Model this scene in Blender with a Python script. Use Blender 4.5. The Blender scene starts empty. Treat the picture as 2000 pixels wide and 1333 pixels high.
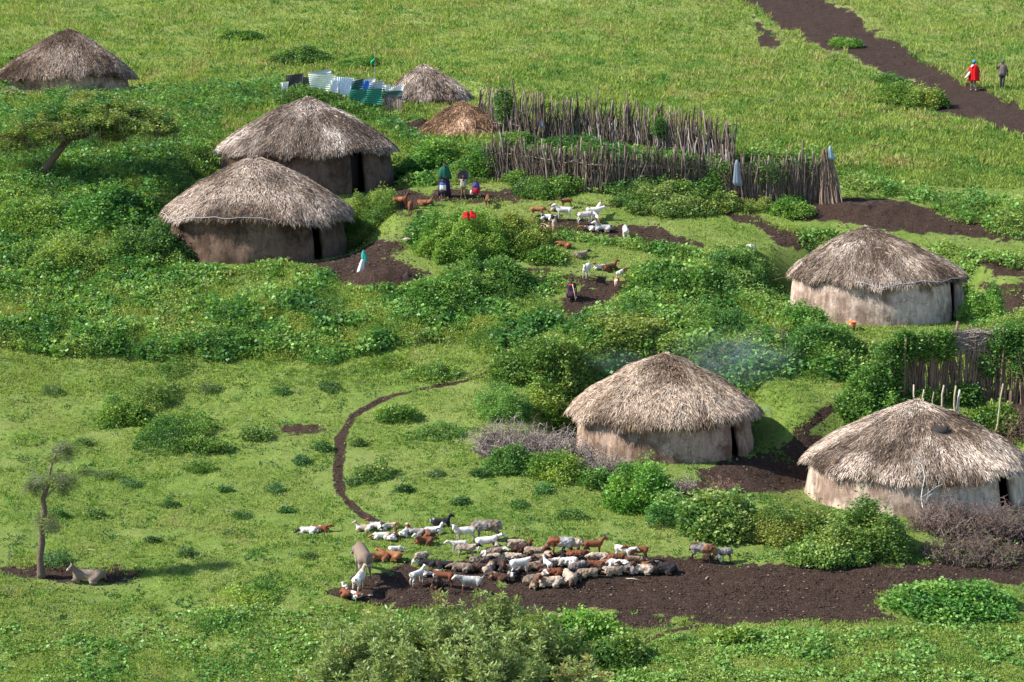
import bpy, bmesh, math, random
import numpy as np
from mathutils import Vector, Matrix
rng = np.random.default_rng(7); random.seed(7)
C = bpy.context.scene.collection
PI = math.pi
# ------------------------------------------------------------------ camera model (photograph 2000 x 1333)
F = 4200.0; PITCH = math.radians(-8.3); CAMZ = 20.0
cp, sp = math.cos(PITCH), math.sin(PITCH)
def ray(px, py):
    u = (px-1000.0)/F; v = -(py-666.5)/F
    return u, cp - v*sp, sp + v*cp
def project(x, y, z):
    zz = z-CAMZ
    f = y*cp + zz*sp; v = -y*sp + zz*cp
    return 1000+F*x/f, 666.5-F*v/f
# ------------------------------------------------------------------ noise
def _h(ix, iy, iz, s):
    n = (ix.astype(np.int64)*374761393 + iy.astype(np.int64)*668265263 + iz.astype(np.int64)*2147483647 + s*1274126177) & 0xffffffff
    n = ((n ^ (n >> 13))*1274126177) & 0xffffffff
    n = ((n ^ (n >> 16))*2246822519) & 0xffffffff
    return ((n ^ (n >> 15)) & 0xffffff)/float(0xffffff)
def vn(x, y, z=0.0, s=0):
    x, y, z = np.broadcast_arrays(np.asarray(x, float), np.asarray(y, float), np.asarray(z, float))
    ix, iy, iz = np.floor(x), np.floor(y), np.floor(z)
    fx, fy, fz = x-ix, y-iy, z-iz
    fx = fx*fx*(3-2*fx); fy = fy*fy*(3-2*fy); fz = fz*fz*(3-2*fz)
    ix, iy, iz = ix.astype(np.int64), iy.astype(np.int64), iz.astype(np.int64)
    r = 0
    for dx in (0, 1):
        for dy in (0, 1):
            for dz in (0, 1):
                w = (fx if dx else 1-fx)*(fy if dy else 1-fy)*(fz if dz else 1-fz)
                r = r + w*_h(ix+dx, iy+dy, iz+dz, s)
    return r
# ------------------------------------------------------------------ terrain
tab = [(1333, 60), (1150, 66.5), (1000, 73), (905, 78), (770, 83.5), (635, 89), (515, 95.5), (380, 103.5), (270, 114), (176, 127), (80, 145), (0, 163)]
_d, _z = [], []
for py, d in tab:
    r = ray(1000, py); _d.append(d); _z.append(CAMZ + d*r[2]/r[1])
_d = [-50, 30, 45] + _d + [230, 320, 500, 800]
_z = [-3.5, -2.0, -.6] + _z + [36.5, 60, 105, 160]
_D = np.arange(-60, 820, .5)
_Z = np.interp(_D, _d, _z)
k = np.exp(-.5*(np.arange(-16, 17)*.5/2.6)**2); k /= k.sum()
_Z = np.convolve(np.pad(_Z, 16, mode='edge'), k, 'valid')
def Graw(x, y):
    z = np.interp(y, _D, _Z)
    return z + .9*(vn(x/19, y/19, 0, 1)-.5) + .4*(vn(x/6, y/6, 0, 2)-.5) + .16*(vn(x/2.1, y/2.1, 0, 3)-.5) + .06*(vn(x/.7, y/.7, 0, 4)-.5)
PADS = []
def G(x, y):
    z = Graw(x, y)
    for (cx, cy, zc, r0, r1) in PADS:
        t = np.clip((np.hypot(x-cx, y-cy)-r0)/(r1-r0), 0, 1); t = t*t*(3-2*t)
        z = z*t + zc*(1-t)
    return z
def hit(px, py, fn=None):
    fn = fn or G
    u, fy, fz = ray(px, py)
    a = 48.0
    while a < 260:
        if CAMZ + fz*a/fy <= fn(u*a/fy, a): break
        a += 1.0
    lo, hi = a-1.0, a
    for _ in range(22):
        m = (lo+hi)/2
        if CAMZ + fz*m/fy <= fn(u*m/fy, m): hi = m
        else: lo = m
    return float(u*hi/fy), float(hi), float(fn(u*hi/fy, hi))
_dd = np.arange(48, 200, .25)
_pyd = project(0*_dd, _dd, np.interp(_dd, _D, _Z))[1]
def px2w(px, py):
    d = np.interp(-np.asarray(py, float), -_pyd, _dd)     # ground distance for an image row
    x = (np.asarray(px, float)-1000)/F * d*1.0
    r = ray(1000, np.asarray(py, float))
    return x/r[1]*1.0, d
# ------------------------------------------------------------------ tags and mesh building
def tag(o, label=None, cat=None, group=None, kind=None):
    if label: o['label'] = label
    if cat: o['category'] = cat
    if group: o['group'] = group
    if kind: o['kind'] = kind
    return o
def empty(name, loc, rz=0):
    o = bpy.data.objects.new(name, None); C.objects.link(o); o.location = loc; o.rotation_euler = (0, 0, rz); o.empty_display_size = .3
    return o
def mesh_np(name, V, Fc, mat, parent=None, col=None, smooth=False, link=True):
    """V (n,3), Fc (m,k) index array or list of such arrays; col (n,3) -> point colour attribute 'tone'"""
    me = bpy.data.meshes.new(name)
    if not isinstance(Fc, (list, tuple)): Fc = [Fc]
    Fc = [np.asarray(f, dtype=np.int32) for f in Fc if len(f)]
    V = np.asarray(V, dtype=np.float32)
    me.vertices.add(len(V)); me.vertices.foreach_set('co', V.ravel())
    nl = sum(f.size for f in Fc); npoly = sum(len(f) for f in Fc)
    me.loops.add(nl); me.loops.foreach_set('vertex_index', np.concatenate([f.ravel() for f in Fc]))
    me.polygons.add(npoly)
    tot = np.concatenate([np.full(len(f), f.shape[1], dtype=np.int32) for f in Fc])
    st = np.concatenate([[0], np.cumsum(tot)[:-1]]).astype(np.int32)
    me.polygons.foreach_set('loop_start', st); me.polygons.foreach_set('loop_total', tot)
    if smooth: me.polygons.foreach_set('use_smooth', np.ones(npoly, dtype=bool))
    if col is not None:
        a = me.attributes.new('tone', 'FLOAT_COLOR', 'POINT')
        cc = np.ones((len(V), 4), dtype=np.float32); cc[:, :3] = col
        a.data.foreach_set('color', cc.ravel())
    me.update(calc_edges=True)
    if mat: me.materials.append(mat)
    if not link: return me
    o = bpy.data.objects.new(name, me); C.objects.link(o)
    if parent: o.parent = parent
    return o
class MB:
    """collects tubes, boxes and lofts as quads"""
    def __init__(s): s.V = []; s.Q = []; s.Cc = []; s.n = 0
    def add(s, V, Q, c=(1, 1, 1)):
        V = np.asarray(V, float); s.V.append(V); s.Q.append(np.asarray(Q, int)+s.n); s.n += len(V)
        c = np.asarray(c, float); s.Cc.append(np.broadcast_to(c, (len(V), 3)) if c.ndim == 1 else c)
    def tube(s, pts, rad, n=6, c=(1, 1, 1), ell=(1, 1), cap=True):
        pts = np.asarray(pts, float); m = len(pts); rad = np.broadcast_to(np.asarray(rad, float), (m,))
        T = np.gradient(pts, axis=0); T /= np.linalg.norm(T, axis=1)[:, None]+1e-9
        ref = np.array([0, 0, 1.]) if abs(T[0][2]) < .9 else np.array([1., 0, 0])
        A = np.cross(T, ref); A /= np.linalg.norm(A, axis=1)[:, None]+1e-9
        B = np.cross(T, A)
        th = np.linspace(0, 2*PI, n, endpoint=False)
        ring = pts[:, None, :] + rad[:, None, None]*(np.cos(th)[None, :, None]*A[:, None, :]*ell[0] + np.sin(th)[None, :, None]*B[:, None, :]*ell[1])
        V = ring.reshape(-1, 3)
        i = np.arange(m-1)[:, None]*n; j = np.arange(n)[None, :]; j2 = (j+1) % n
        Q = np.stack([i+j, i+j2, i+n+j2, i+n+j], -1).reshape(-1, 4)
        if cap and n >= 4:
            V = np.vstack([V, pts[0], pts[-1]]); a, b = m*n, m*n+1
            q = []
            for t in range(0, n, 2):
                q.append([a, (t+2) % n, (t+1) % n, t % n]); q.append([b, (m-1)*n+t % n, (m-1)*n+(t+1) % n, (m-1)*n+(t+2) % n])
            Q = np.vstack([Q, q])
        s.add(V, Q, c)
    def box(s, c0, size, rot=None, c=(1, 1, 1)):
        h = np.array(size)/2.
        V = np.array([[x, y, z] for x in (-1, 1) for y in (-1, 1) for z in (-1, 1)])*h
        if rot is not None: V = V @ np.array(rot).T
        s.add(V+np.array(c0), [[0, 1, 3, 2], [4, 6, 7, 5], [0, 4, 5, 1], [2, 3, 7, 6], [0, 2, 6, 4], [1, 5, 7, 3]], c)
    def loft(s, rings, n=24, c=(1, 1, 1), fold=0, nf=9, seed=0, caps=False):
        """rings: (cx,cy,cz,rx,ry)"""
        th = np.linspace(0, 2*PI, n, endpoint=False); V = []
        for i, (cx, cy, cz, rx, ry) in enumerate(rings):
            f = 1 + fold*(i/max(1, len(rings)-1))*np.sin(nf*th+seed+.6*np.sin(2*th))
            V.append(np.stack([cx+rx*f*np.cos(th), cy+ry*f*np.sin(th), cz+0*th+.02*fold*np.sin(3*th+seed)], -1))
        V = np.vstack(V); m = len(rings)
        i = np.arange(m-1)[:, None]*n; j = np.arange(n)[None, :]; j2 = (j+1) % n
        Q = np.stack([i+j, i+j2, i+n+j2, i+n+j], -1).reshape(-1, 4)
        if caps:
            V = np.vstack([V, [rings[0][:3]], [rings[-1][:3]]]); a, b = m*n, m*n+1; q = []
            for t in range(0, n, 2):
                q.append([a, (t+2) % n, (t+1) % n, t % n]); q.append([b, (m-1)*n+t % n, (m-1)*n+(t+1) % n, (m-1)*n+(t+2) % n])
            Q = np.vstack([Q, q])
        s.add(V, Q, c)
    def build(s, name, mat, parent=None, smooth=True):
        return mesh_np(name, np.vstack(s.V), np.vstack(s.Q), mat, parent, np.vstack(s.Cc), smooth)
# ------------------------------------------------------------------ materials
def new_mat(name):
    m = bpy.data.materials.new(name); m.use_nodes = True; nt = m.node_tree
    b = nt.nodes['Principled BSDF']; return m, nt, b
def N(nt, t, **kw):
    n = nt.nodes.new(t)
    for k_, v in kw.items():
        if k_ in n.inputs: n.inputs[k_].default_value = v
        else: setattr(n, k_, v)
    return n
def noise(nt, scale, detail=4, rough=.55, vec=None, dim=None):
    n = N(nt, 'ShaderNodeTexNoise', Scale=scale, Detail=detail, Roughness=rough)
    if vec is not None: nt.links.new(vec, n.inputs['Vector'])
    return n
def ramp(nt, inp, stops):
    r = nt.nodes.new('ShaderNodeValToRGB'); cr = r.color_ramp
    while len(cr.elements) < len(stops): cr.elements.new(.5)
    for e, (p, c) in zip(cr.elements, stops):
        e.position = p; e.color = (*c, 1) if len(c) == 3 else c
    nt.links.new(inp, r.inputs[0]); return r
def mix(nt, fac, a, b, blend='MIX'):
    m = nt.nodes.new('ShaderNodeMix'); m.data_type = 'RGBA'; m.blend_type = blend
    for s_, v in ((m.inputs[0], fac), (m.inputs[6], a), (m.inputs[7], b)):
        if hasattr(v, 'is_linked') or isinstance(v, bpy.types.NodeSocket): nt.links.new(v, s_)
        elif isinstance(v, (int, float)): s_.default_value = v
        else: s_.default_value = (*v, 1) if len(v) == 3 else v
    return m.outputs[2]
def bump(nt, b, h, strength=.5, dist=.05):
    n = N(nt, 'ShaderNodeBump', Strength=strength, Distance=dist); nt.links.new(h, n.inputs['Height']); nt.links.new(n.outputs[0], b.inputs['Normal'])
def tone_mat(name, rough=.9, var=.25, nscale=30, transl=0, spec=.2, bmp=0):
    m, nt, b = new_mat(name)
    at = N(nt, 'ShaderNodeAttribute', attribute_name='tone')
    tc = nt.nodes.new('ShaderNodeTexCoord')
    no = noise(nt, nscale, 3, .6, tc.outputs['Object'])
    v = ramp(nt, no.outputs['Fac'], [(.25, (1-var,)*3), (.75, (1+var,)*3)])
    c = mix(nt, 1.0, at.outputs['Color'], v.outputs[0], 'MULTIPLY')
    nt.links.new(c, b.inputs['Base Color']); b.inputs['Roughness'].default_value = rough; b.inputs['Specular IOR Level'].default_value = spec
    if bmp: bump(nt, b, no.outputs['Fac'], .6, bmp)
    if transl:
        tr = nt.nodes.new('ShaderNodeBsdfTranslucent'); mx = N(nt, 'ShaderNodeMixShader'); mx.inputs[0].default_value = transl
        c2 = mix(nt, 1.0, c, (1.25, 1.15, .55), 'MULTIPLY')
        nt.links.new(c2, tr.inputs['Color'])
        nt.links.new(b.outputs[0], mx.inputs[1]); nt.links.new(tr.outputs[0], mx.inputs[2])
        nt.links.new(mx.outputs[0], nt.nodes['Material Output'].inputs['Surface'])
    return m
M = {}
M['leaf'] = tone_mat('leaf_green', .5, .2, 3, .36, .3)
M['grass'] = tone_mat('grass_blades', .7, .2, 3, .35, .15)
M['thatch'] = tone_mat('weathered_thatch', .95, .3, 6, 0, .1)
M['wood'] = tone_mat('weathered_wood', .92, .35, 14, 0, .15, .02)
M['twig'] = tone_mat('dry_twig', .95, .3, 10, 0, .1)
M['fur'] = tone_mat('animal_coat', .85, .16, 26, 0, .15, .012)
M['skin'] = tone_mat('dark_skin', .55, .08, 12, 0, .3)
M['cloth'] = tone_mat('woven_cloth', .9, .12, 14, 0, .1, .01)
M['soil'] = tone_mat('dark_soil', .95, .35, 7, 0, .1, .05)
M['plastic'] = tone_mat('plastic', .4, .08, 10, 0, .5)
M['metal'] = tone_mat('painted_tin', .45, .15, 5, 0, .5)
# ground: green sward with bare dark soil where the 'soil' attribute says so
def ground_material():
    m, nt, b = new_mat('grassland')
    tc = nt.nodes.new('ShaderNodeTexCoord'); P = tc.outputs['Object']
    n1 = noise(nt, .35, 5, .6, P); n2 = noise(nt, 3.2, 6, .7, P); n3 = noise(nt, 14, 5, .75, P); n4 = noise(nt, .07, 2, .5, P)
    g1 = ramp(nt, n2.outputs['Fac'], [(.25, (.08, .135, .028)), (.5, (.15, .22, .042)), (.75, (.225, .295, .062))])
    g2 = ramp(nt, n3.outputs['Fac'], [(.3, (.72, .74, .72)), (.72, (1.25, 1.22, 1.2))])
    g = mix(nt, 1.0, g1.outputs[0], g2.outputs[0], 'MULTIPLY')
    yl = ramp(nt, n1.outputs['Fac'], [(.42, (0, 0, 0)), (.7, (1, 1, 1))])
    dry = N(nt, 'ShaderNodeAttribute', attribute_name='dry')
    dm = N(nt, 'ShaderNodeMath', operation='MULTIPLY_ADD'); nt.links.new(dry.outputs['Fac'], dm.inputs[0]); dm.inputs[1].default_value = .55
    sc = N(nt, 'ShaderNodeMath', operation='MULTIPLY'); nt.links.new(yl.outputs[0], sc.inputs[0]); sc.inputs[1].default_value = .55
    nt.links.new(sc.outputs[0], dm.inputs[2])
    g = mix(nt, dm.outputs[0], g, (.25, .27, .09))
    d1 = ramp(nt, n3.outputs['Fac'], [(.3, (.018, .010, .007)), (.5, (.05, .031, .022)), (.74, (.115, .075, .054))])
    d2 = ramp(nt, n2.outputs['Fac'], [(.3, (.75,)*3), (.7, (1.25,)*3)])
    d = mix(nt, 1.0, d1.outputs[0], d2.outputs[0], 'MULTIPLY')
    so = N(nt, 'ShaderNodeAttribute', attribute_name='soil')
    # noisy edge
    a = N(nt, 'ShaderNodeMath', operation='MULTIPLY_ADD'); nt.links.new(n2.outputs['Fac'], a.inputs[0]); a.inputs[1].default_value = 1.1
    nt.links.new(so.outputs['Fac'], a.inputs[2])
    a2 = N(nt, 'ShaderNodeMath', operation='MULTIPLY_ADD'); nt.links.new(n3.outputs['Fac'], a2.inputs[0]); a2.inputs[1].default_value = .8; nt.links.new(a.outputs[0], a2.inputs[2])
    st = ramp(nt, a2.outputs[0], [(0, (0, 0, 0)), (1, (1, 1, 1))])
    mr = N(nt, 'ShaderNodeMapRange'); nt.links.new(a2.outputs[0], mr.inputs[0]); mr.inputs[1].default_value = 1.36; mr.inputs[2].default_value = 1.56
    c = mix(nt, mr.outputs[0], g, d)
    nt.links.new(c, b.inputs['Base Color']); b.inputs['Roughness'].default_value = .95; b.inputs['Specular IOR Level'].default_value = .1
    hm = N(nt, 'ShaderNodeMath', operation='ADD'); nt.links.new(n3.outputs['Fac'], hm.inputs[0]); nt.links.new(n2.outputs['Fac'], hm.inputs[1])
    bump(nt, b, hm.outputs[0], .9, .12)
    return m
M['ground'] = ground_material()
def mud_material(name, lo, hi, stain=.5):
    m, nt, b = new_mat(name)
    tc = nt.nodes.new('ShaderNodeTexCoord'); P = tc.outputs['Object']
    mp = N(nt, 'ShaderNodeMapping'); nt.links.new(P, mp.inputs[0]); mp.inputs['Scale'].default_value = (1, 1, .22)
    n1 = noise(nt, .75, 4, .6, P); n2 = noise(nt, 6, 5, .7, mp.outputs[0]); n3 = noise(nt, 22, 4, .7, P)
    base = ramp(nt, n1.outputs['Fac'], [(.42, lo), (.56, hi)])
    st = ramp(nt, n2.outputs['Fac'], [(.3, (1-stain*.6,)*3), (.7, (1+stain*.35,)*3)])
    c = mix(nt, 1.0, base.outputs[0], st.outputs[0], 'MULTIPLY')
    s3 = ramp(nt, n3.outputs['Fac'], [(.3, (.85,)*3), (.7, (1.12,)*3)])
    c = mix(nt, 1.0, c, s3.outputs[0], 'MULTIPLY')
    vo = N(nt, 'ShaderNodeTexVoronoi', feature='DISTANCE_TO_EDGE', Scale=1.1); 
    ns = noise(nt, 2.5, 4, .7, P); ad = N(nt, 'ShaderNodeVectorMath', operation='ADD'); nt.links.new(P, ad.inputs[0]); nt.links.new(ns.outputs['Color'], ad.inputs[1]); nt.links.new(ad.outputs[0], vo.inputs['Vector'])
    cr = ramp(nt, vo.outputs['Distance'], [(.0, (.3,)*3), (.03, (1,)*3)])
    c = mix(nt, .7, c, mix(nt, 1.0, c, cr.outputs[0], 'MULTIPLY'))
    nt.links.new(c, b.inputs['Base Color']); b.inputs['Roughness'].default_value = .95; b.inputs['Specular IOR Level'].default_value = .1
    hm = N(nt, 'ShaderNodeMath', operation='ADD'); nt.links.new(n2.outputs['Fac'], hm.inputs[0]); nt.links.new(n3.outputs['Fac'], hm.inputs[1])
    bump(nt, b, hm.outputs[0], .55, .06)
    return m
M['mud_dark'] = mud_material('dark_mud_plaster', (.06, .038, .026), (.135, .09, .065), .6)
M['mud_mid'] = mud_material('brown_mud_plaster', (.165, .106, .074), (.38, .275, .205), .75)
M['mud_pale'] = mud_material('pale_mud_plaster', (.23, .16, .12), (.50, .39, .31), .75)
# ------------------------------------------------------------------ polygons in image rows/columns -> masks on the ground
YS = 2.6
def pip(px, py, poly):
    ins = np.zeros(px.shape, bool); n = len(poly)
    for i in range(n):
        x0, y0 = poly[i]; x1, y1 = poly[(i+1) % n]
        c = ((y0 > py) != (y1 > py)) & (px < (x1-x0)*(py-y0)/((y1-y0) or 1e-9)+x0)
        ins ^= c
    return ins
def segdist(px, py, pts, closed):
    d = np.full(px.shape, 1e9); n = len(pts)
    for i in range(n if closed else n-1):
        x0, y0 = pts[i]; x1, y1 = pts[(i+1) % n]; y0 *= YS; y1 *= YS
        vx, vy = x1-x0, y1-y0; L = vx*vx+vy*vy+1e-9
        t = np.clip(((px-x0)*vx+(py*YS-y0)*vy)/L, 0, 1)
        d = np.minimum(d, np.hypot(px-x0-t*vx, py*YS-y0-t*vy))
    return d
def sdist(px, py, poly):
    d = segdist(px, py, poly, True); return np.where(pip(px, py, poly), d, -d)
SOIL = {
 'dirt_yard': [[(650, 1160), (690, 1135), (760, 1118), (790, 1100), (850, 1118), (900, 1100), (960, 1090), (1150, 1080), (1290, 1090), (1340, 1085), (1440, 1103), (1560, 1106), (1700, 1106), (1850, 1098), (2200, 1088), (2200, 1138), (1900, 1134), (1760, 1150), (1690, 1175), (1730, 1195), (1760, 1213), (1500, 1216), (1330, 1205), (1240, 1190), (1150, 1190), (1060, 1200), (900, 1195), (760, 1192), (700, 1178)],
               [(1190, 1200), (1250, 1196), (1300, 1205), (1310, 1222), (1260, 1232), (1200, 1222)], [(1350, 1195), (1440, 1200), (1430, 1222), (1370, 1230)]],
 'hill_track': [[(1400, -40), (1440, 0), (1520, 48), (1610, 84), (1700, 125), (1800, 165), (1850, 215), (1940, 250), (2030, 285), (2300, 400), (2300, 330), (2000, 212), (1900, 170), (1850, 138), (1770, 96), (1730, 78), (1660, 24), (1620, 0), (1590, -40)]],
 'bare_soil': [[(1270, 930), (1320, 962), (1400, 915), (1470, 880), (1545, 870), (1560, 850), (1590, 855), (1640, 950), (1500, 960), (1400, 965)],
               [(1560, 400), (1640, 392), (1740, 390), (1830, 415), (1920, 442), (2040, 470), (2040, 480), (1920, 460), (1840, 455), (1740, 450), (1650, 430), (1560, 425), (1520, 412)],
               [(1400, 414), (1460, 420), (1510, 440), (1560, 462), (1600, 480), (1560, 492), (1520, 475), (1500, 450), (1440, 430)],
               [(1045, 430), (1090, 425), (1200, 440), (1290, 452), (1370, 478), (1300, 488), (1210, 474), (1120, 456), (1060, 450)],
               [(720, 385), (760, 372), (860, 378), (900, 372), (960, 377), (1020, 376), (1070, 388), (940, 393), (870, 392), (830, 402), (800, 418), (760, 408)],
               [(615, 520), (680, 492), (720, 476), (775, 474), (782, 490), (738, 503), (790, 522), (838, 545), (845, 556), (760, 566), (690, 556), (640, 530)],
               [(1015, 528), (1080, 530), (1180, 545), (1230, 560), (1180, 612), (1120, 615), (1095, 585), (1165, 565), (1100, 545), (1020, 538)],
               [(1900, 508), (2100, 520), (2100, 545), (1960, 540)], [(1925, 560), (2100, 560), (2100, 610), (1980, 610), (1930, 590)],
               [(10, 1118), (80, 1108), (180, 1108), (275, 1116), (265, 1128), (200, 1135), (100, 1132)],
               [(555, 836), (615, 834), (612, 845), (562, 845)], [(1480, 50), (1505, 75), (1508, 92), (1490, 90)],
               [(790, 240), (850, 250), (870, 262), (800, 262)], [(1545, 668), (1590, 668), (1585, 692), (1550, 692)],
               [(1830, 1040), (2100, 1040), (2100, 1100), (1850, 1090)], [(1940, 770), (2200, 750), (2200, 850), (1960, 850)]],
}
PATHS = {'footpath': [([(735, 1020), (700, 1000), (668, 965), (660, 915), (666, 855), (690, 812), (750, 778)], 17), ([(750, 778), (820, 760), (900, 747), (955, 728), (985, 700), (1010, 640)], 11),
                      ([(1470, 905), (1560, 880), (1565, 840), (1610, 805), (1665, 778)], 26), ([(1180, 1300), (1240, 1262), (1300, 1236), (1400, 1215)], 14), ([(1060, 385), (1150, 400), (1400, 418)], 7),
                      ([(1500, 200), (1560, 170)], 5), ([(1260, 1290), (1600, 1260)], 4)]}
def soil_masks(px, py):
    wob = 30*(vn(px/46, py/17, 0, 21)-.5) + 26*(vn(px/15, py/6, 0, 22)-.5) + 20*(vn(px/6, py/2.6, 0, 23)-.5)
    out = {}
    for kname, polys in SOIL.items():
        m = np.full(px.shape, -60.)
        for p in polys: m = np.maximum(m, sdist(px, py, p))
        out[kname] = np.clip(.5+(m+wob+(9 if kname == 'bare_soil' else 8 if kname == 'hill_track' else 4))/34, 0, 1)
    m = np.full(px.shape, -60.)
    for pts, w in PATHS['footpath']: m = np.maximum(m, w*.62-segdist(px, py, pts, False))
    out['footpath'] = np.clip(.5+(m+wob*.16)/12, 0, 1)
    return out
def soil_at(px, py):
    return np.maximum.reduce(list(soil_masks(px, py).values()))
# ------------------------------------------------------------------ huts: where they stand
# name, centre x, front base row, roof half width px, wall half width px, eave row, apex x, apex row, door angle (deg, right of camera), door width m, wall mat, roof tint, label
HUTS = [
 ('H0', 128, 190, 134, 118, 147, 135, 57, 150, .6, 'mud_mid', (.72, .62, .55), 'brown thatched hut in the top left corner above the flat-topped tree'),
 ('H1', 503, 516, 188, 165, 415, 497, 306, 49, .6, 'mud_dark', (.92, .83, .76), 'dark mud hut with pale rope round its eave, in front of the other big hut'),
 ('H2', 599, 381, 176, 163, 288, 602, 190, 41, .85, 'mud_dark', (1.05, 1.0, .97), 'large mud hut with a wide dark doorway, beside the brown goats'),
 ('HB', 836, 205, 88, 76, 190, 826, 126, 30, .6, 'mud_mid', (.95, .88, .83), 'small thatched hut standing behind the patched tin sheet fence'),
 ('HS', 902, 268, 92, 78, 262, 903, 199, 30, .6, 'mud_mid', (1.15, .85, .62), 'low tan conical thatch hut at the left end of the stake enclosure'),
 ('H3', 1713, 636, 173, 162, 535, 1690, 443, 53, .6, 'mud_pale', (.95, .88, .82), 'pale mud hut with a red bucket against its streaked wall'),
 ('H4', 1297, 905, 186, 165, 796, 1300, 691, 50, .55, 'mud_mid', (.9, .79, .68), 'mud hut with shaggy brown thatch and smoke drifting from its roof'),
 ('H5', 1790, 1012, 215, 204, 893, 1792, 782, 43, .75, 'mud_pale', (1.0, .92, .85), 'pale mud hut at the right edge with a dark hole in its thatch'),
]
HI = {}
for (nm, cx, by, hr, hw, ey, ax, ay, da, dw, wm, tint, lab) in HUTS:
    u, yf, zf = hit(cx, by, Graw)
    d0 = yf/ray(cx, by)[1]
    rw = hw*d0/F/(1-hw/F)
    yc = yf+rw
    fy = ray(cx, ey); s_ = yc/fy[1]
    rw = hw*s_/F; R = hr*s_/F
    xc = fy[0]*s_; ze = CAMZ+fy[2]*s_
    fa = ray(ax, ay); sa = yc/fa[1]; za = CAMZ+fa[2]*sa; xa = fa[0]*sa
    HI[nm] = dict(x=xc, y=yc, zg=zf, ze=ze, za=za, xa=xa, R=R, rw=rw)
    PADS.append((xc, yc, zf, rw*1.02, rw*1.75))
def in_hut(x, y, pad=.15):
    r = np.zeros(np.shape(x), bool)
    for h in HI.values(): r |= np.hypot(x-h['x'], y-h['y']) < h['rw']*1.07+pad
    return r
# ------------------------------------------------------------------ terrain mesh
def build_terrain():
    cols = np.concatenate([np.linspace(-9000, -1200, 24)[:-1], np.linspace(-1200, -160, 60)[:-1], np.arange(-160, 2161, 5.0), np.linspace(2160, 3200, 60)[1:], np.linspace(3200, 11000, 24)[1:]])
    rows = np.concatenate([np.linspace(-50, 40, 22)[:-1], np.linspace(40, 58, 30)[:-1]])
    pys = np.arange(1370, -30, -3.2); dr = np.interp(-pys, -_pyd, _dd)
    rows = np.concatenate([rows, dr[dr > 58], np.geomspace(dr[-1]+1, 800, 90)])
    U = (cols-1000)/F
    wid = np.maximum(rows, 55)
    X = U[None, :]*wid[:, None]; Y = np.broadcast_to(rows[:, None], X.shape)
    Z = G(X, Y)
    px, py = project(X, np.maximum(Y, 20), Z)
    ms = soil_masks(px.ravel(), py.ravel())
    for kk in ms: ms[kk] = np.where((Y.ravel() > 50) & (Y.ravel() < 210), ms[kk], 0)
    soil = np.maximum.reduce(list(ms.values()))
    # clods where the soil is bare
    Z = Z + (soil.reshape(X.shape))*(.07*vn(X*3.5, Y*3.5, 0, 9)-.05)
    dung = np.exp(-(((px-755)/62)**2+((py-545)/12)**2)**2)*.45 + np.exp(-(((px-835)/45)**2+((py-254)/10)**2))*.5 + np.exp(-(((px-1680)/120)**2+((py-412)/14)**2))*.25
    Z = Z + np.where(Y > 80, dung*(.6+.8*vn(X*2.2, Y*2.2, 0, 10)), 0)
    dry = np.clip((Y.ravel()-104)/30, 0, 1)*.8*(.4+vn(X.ravel()/8, Y.ravel()/8, 0, 33)) + .35*np.clip((py.ravel()-1000)/300, 0, 0.0)
    V = np.stack([X, Y, Z], -1).reshape(-1, 3); nc, nr = len(cols), len(rows)
    i = np.arange(nr-1)[:, None]*nc; j = np.arange(nc-1)[None, :]
    Q = np.stack([i+j, i+j+1, i+nc+j+1, i+nc+j], -1).reshape(-1, 4)
    names = list(ms); arr = np.stack([ms[n_] for n_ in names]); arr = arr[:, Q].mean(-1)
    best = arr.argmax(0); on = arr.max(0) > .42
    for idx, nm in enumerate(['ground']+names):
        sel = ~on if idx == 0 else (on & (best == idx-1))
        q = Q[sel]; used, inv = np.unique(q, return_inverse=True)
        o = mesh_np(nm, V[used], inv.reshape(-1, 4), M['ground'], smooth=True)
        for an, av in (('soil', soil), ('dry', dry)):
            a = o.data.attributes.new(an, 'FLOAT', 'POINT'); a.data.foreach_set('value', av[used].astype(np.float32))
        o['kind'] = 'structure'
build_terrain()
# ------------------------------------------------------------------ foliage
PAL = {'deep': (.055, .145, .034), 'mid': (.11, .225, .042), 'lime': (.225, .335, .075), 'olive': (.21, .26, .07), 'gmid': (.145, .23, .044), 'glime': (.23, .31, .066), 'gold': (.27, .29, .095), 'grey': (.17, .21, .12), 'dry': (.33, .28, .12), 'blue': (.075, .16, .055), 'sage': (.30, .37, .15)}
def leafset(P, dirv, L, W, colr):
    n = len(P); d = dirv/np.linalg.norm(dirv, axis=1)[:, None]
    r = rng.normal(size=(n, 3)); s = np.cross(d, r); s /= np.linalg.norm(s, axis=1)[:, None]+1e-9
    L = np.broadcast_to(L, (n,))[:, None]; W = np.broadcast_to(W, (n,))[:, None]
    V = np.stack([P, P+d*L*.5+s*W*.5, P+d*L, P+d*L*.5-s*W*.5], 1).reshape(-1, 3)
    return V, np.repeat(colr, 4, axis=0)
def leaf_mesh(name, sets, mat='leaf', parent=None):
    V = np.vstack([s[0] for s in sets]); c = np.vstack([s[1] for s in sets])
    return mesh_np(name, V, np.arange(len(V)).reshape(-1, 4), M[mat], parent, c)
def palmix(names, w, n, x=None, y=None, s=0, rnd=.45):
    cols = np.array([PAL[a] for a in names]); w = np.array(w, float); cw = np.cumsum(w/w.sum())
    t = rng.random(n)
    if x is not None: t = np.clip(rnd*t+(.45-rnd)*.5 + .95*(vn(x/1.3, y/1.3, 0, 50+s)-.5) + .35*(vn(x/5, y/5, 0, 60+s)-.5) + .28, 0, .999)
    i = np.minimum(np.searchsorted(cw, t), len(names)-1); c = cols[i]*(.8+.4*rng.random((n, 1)))
    return c
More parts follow.
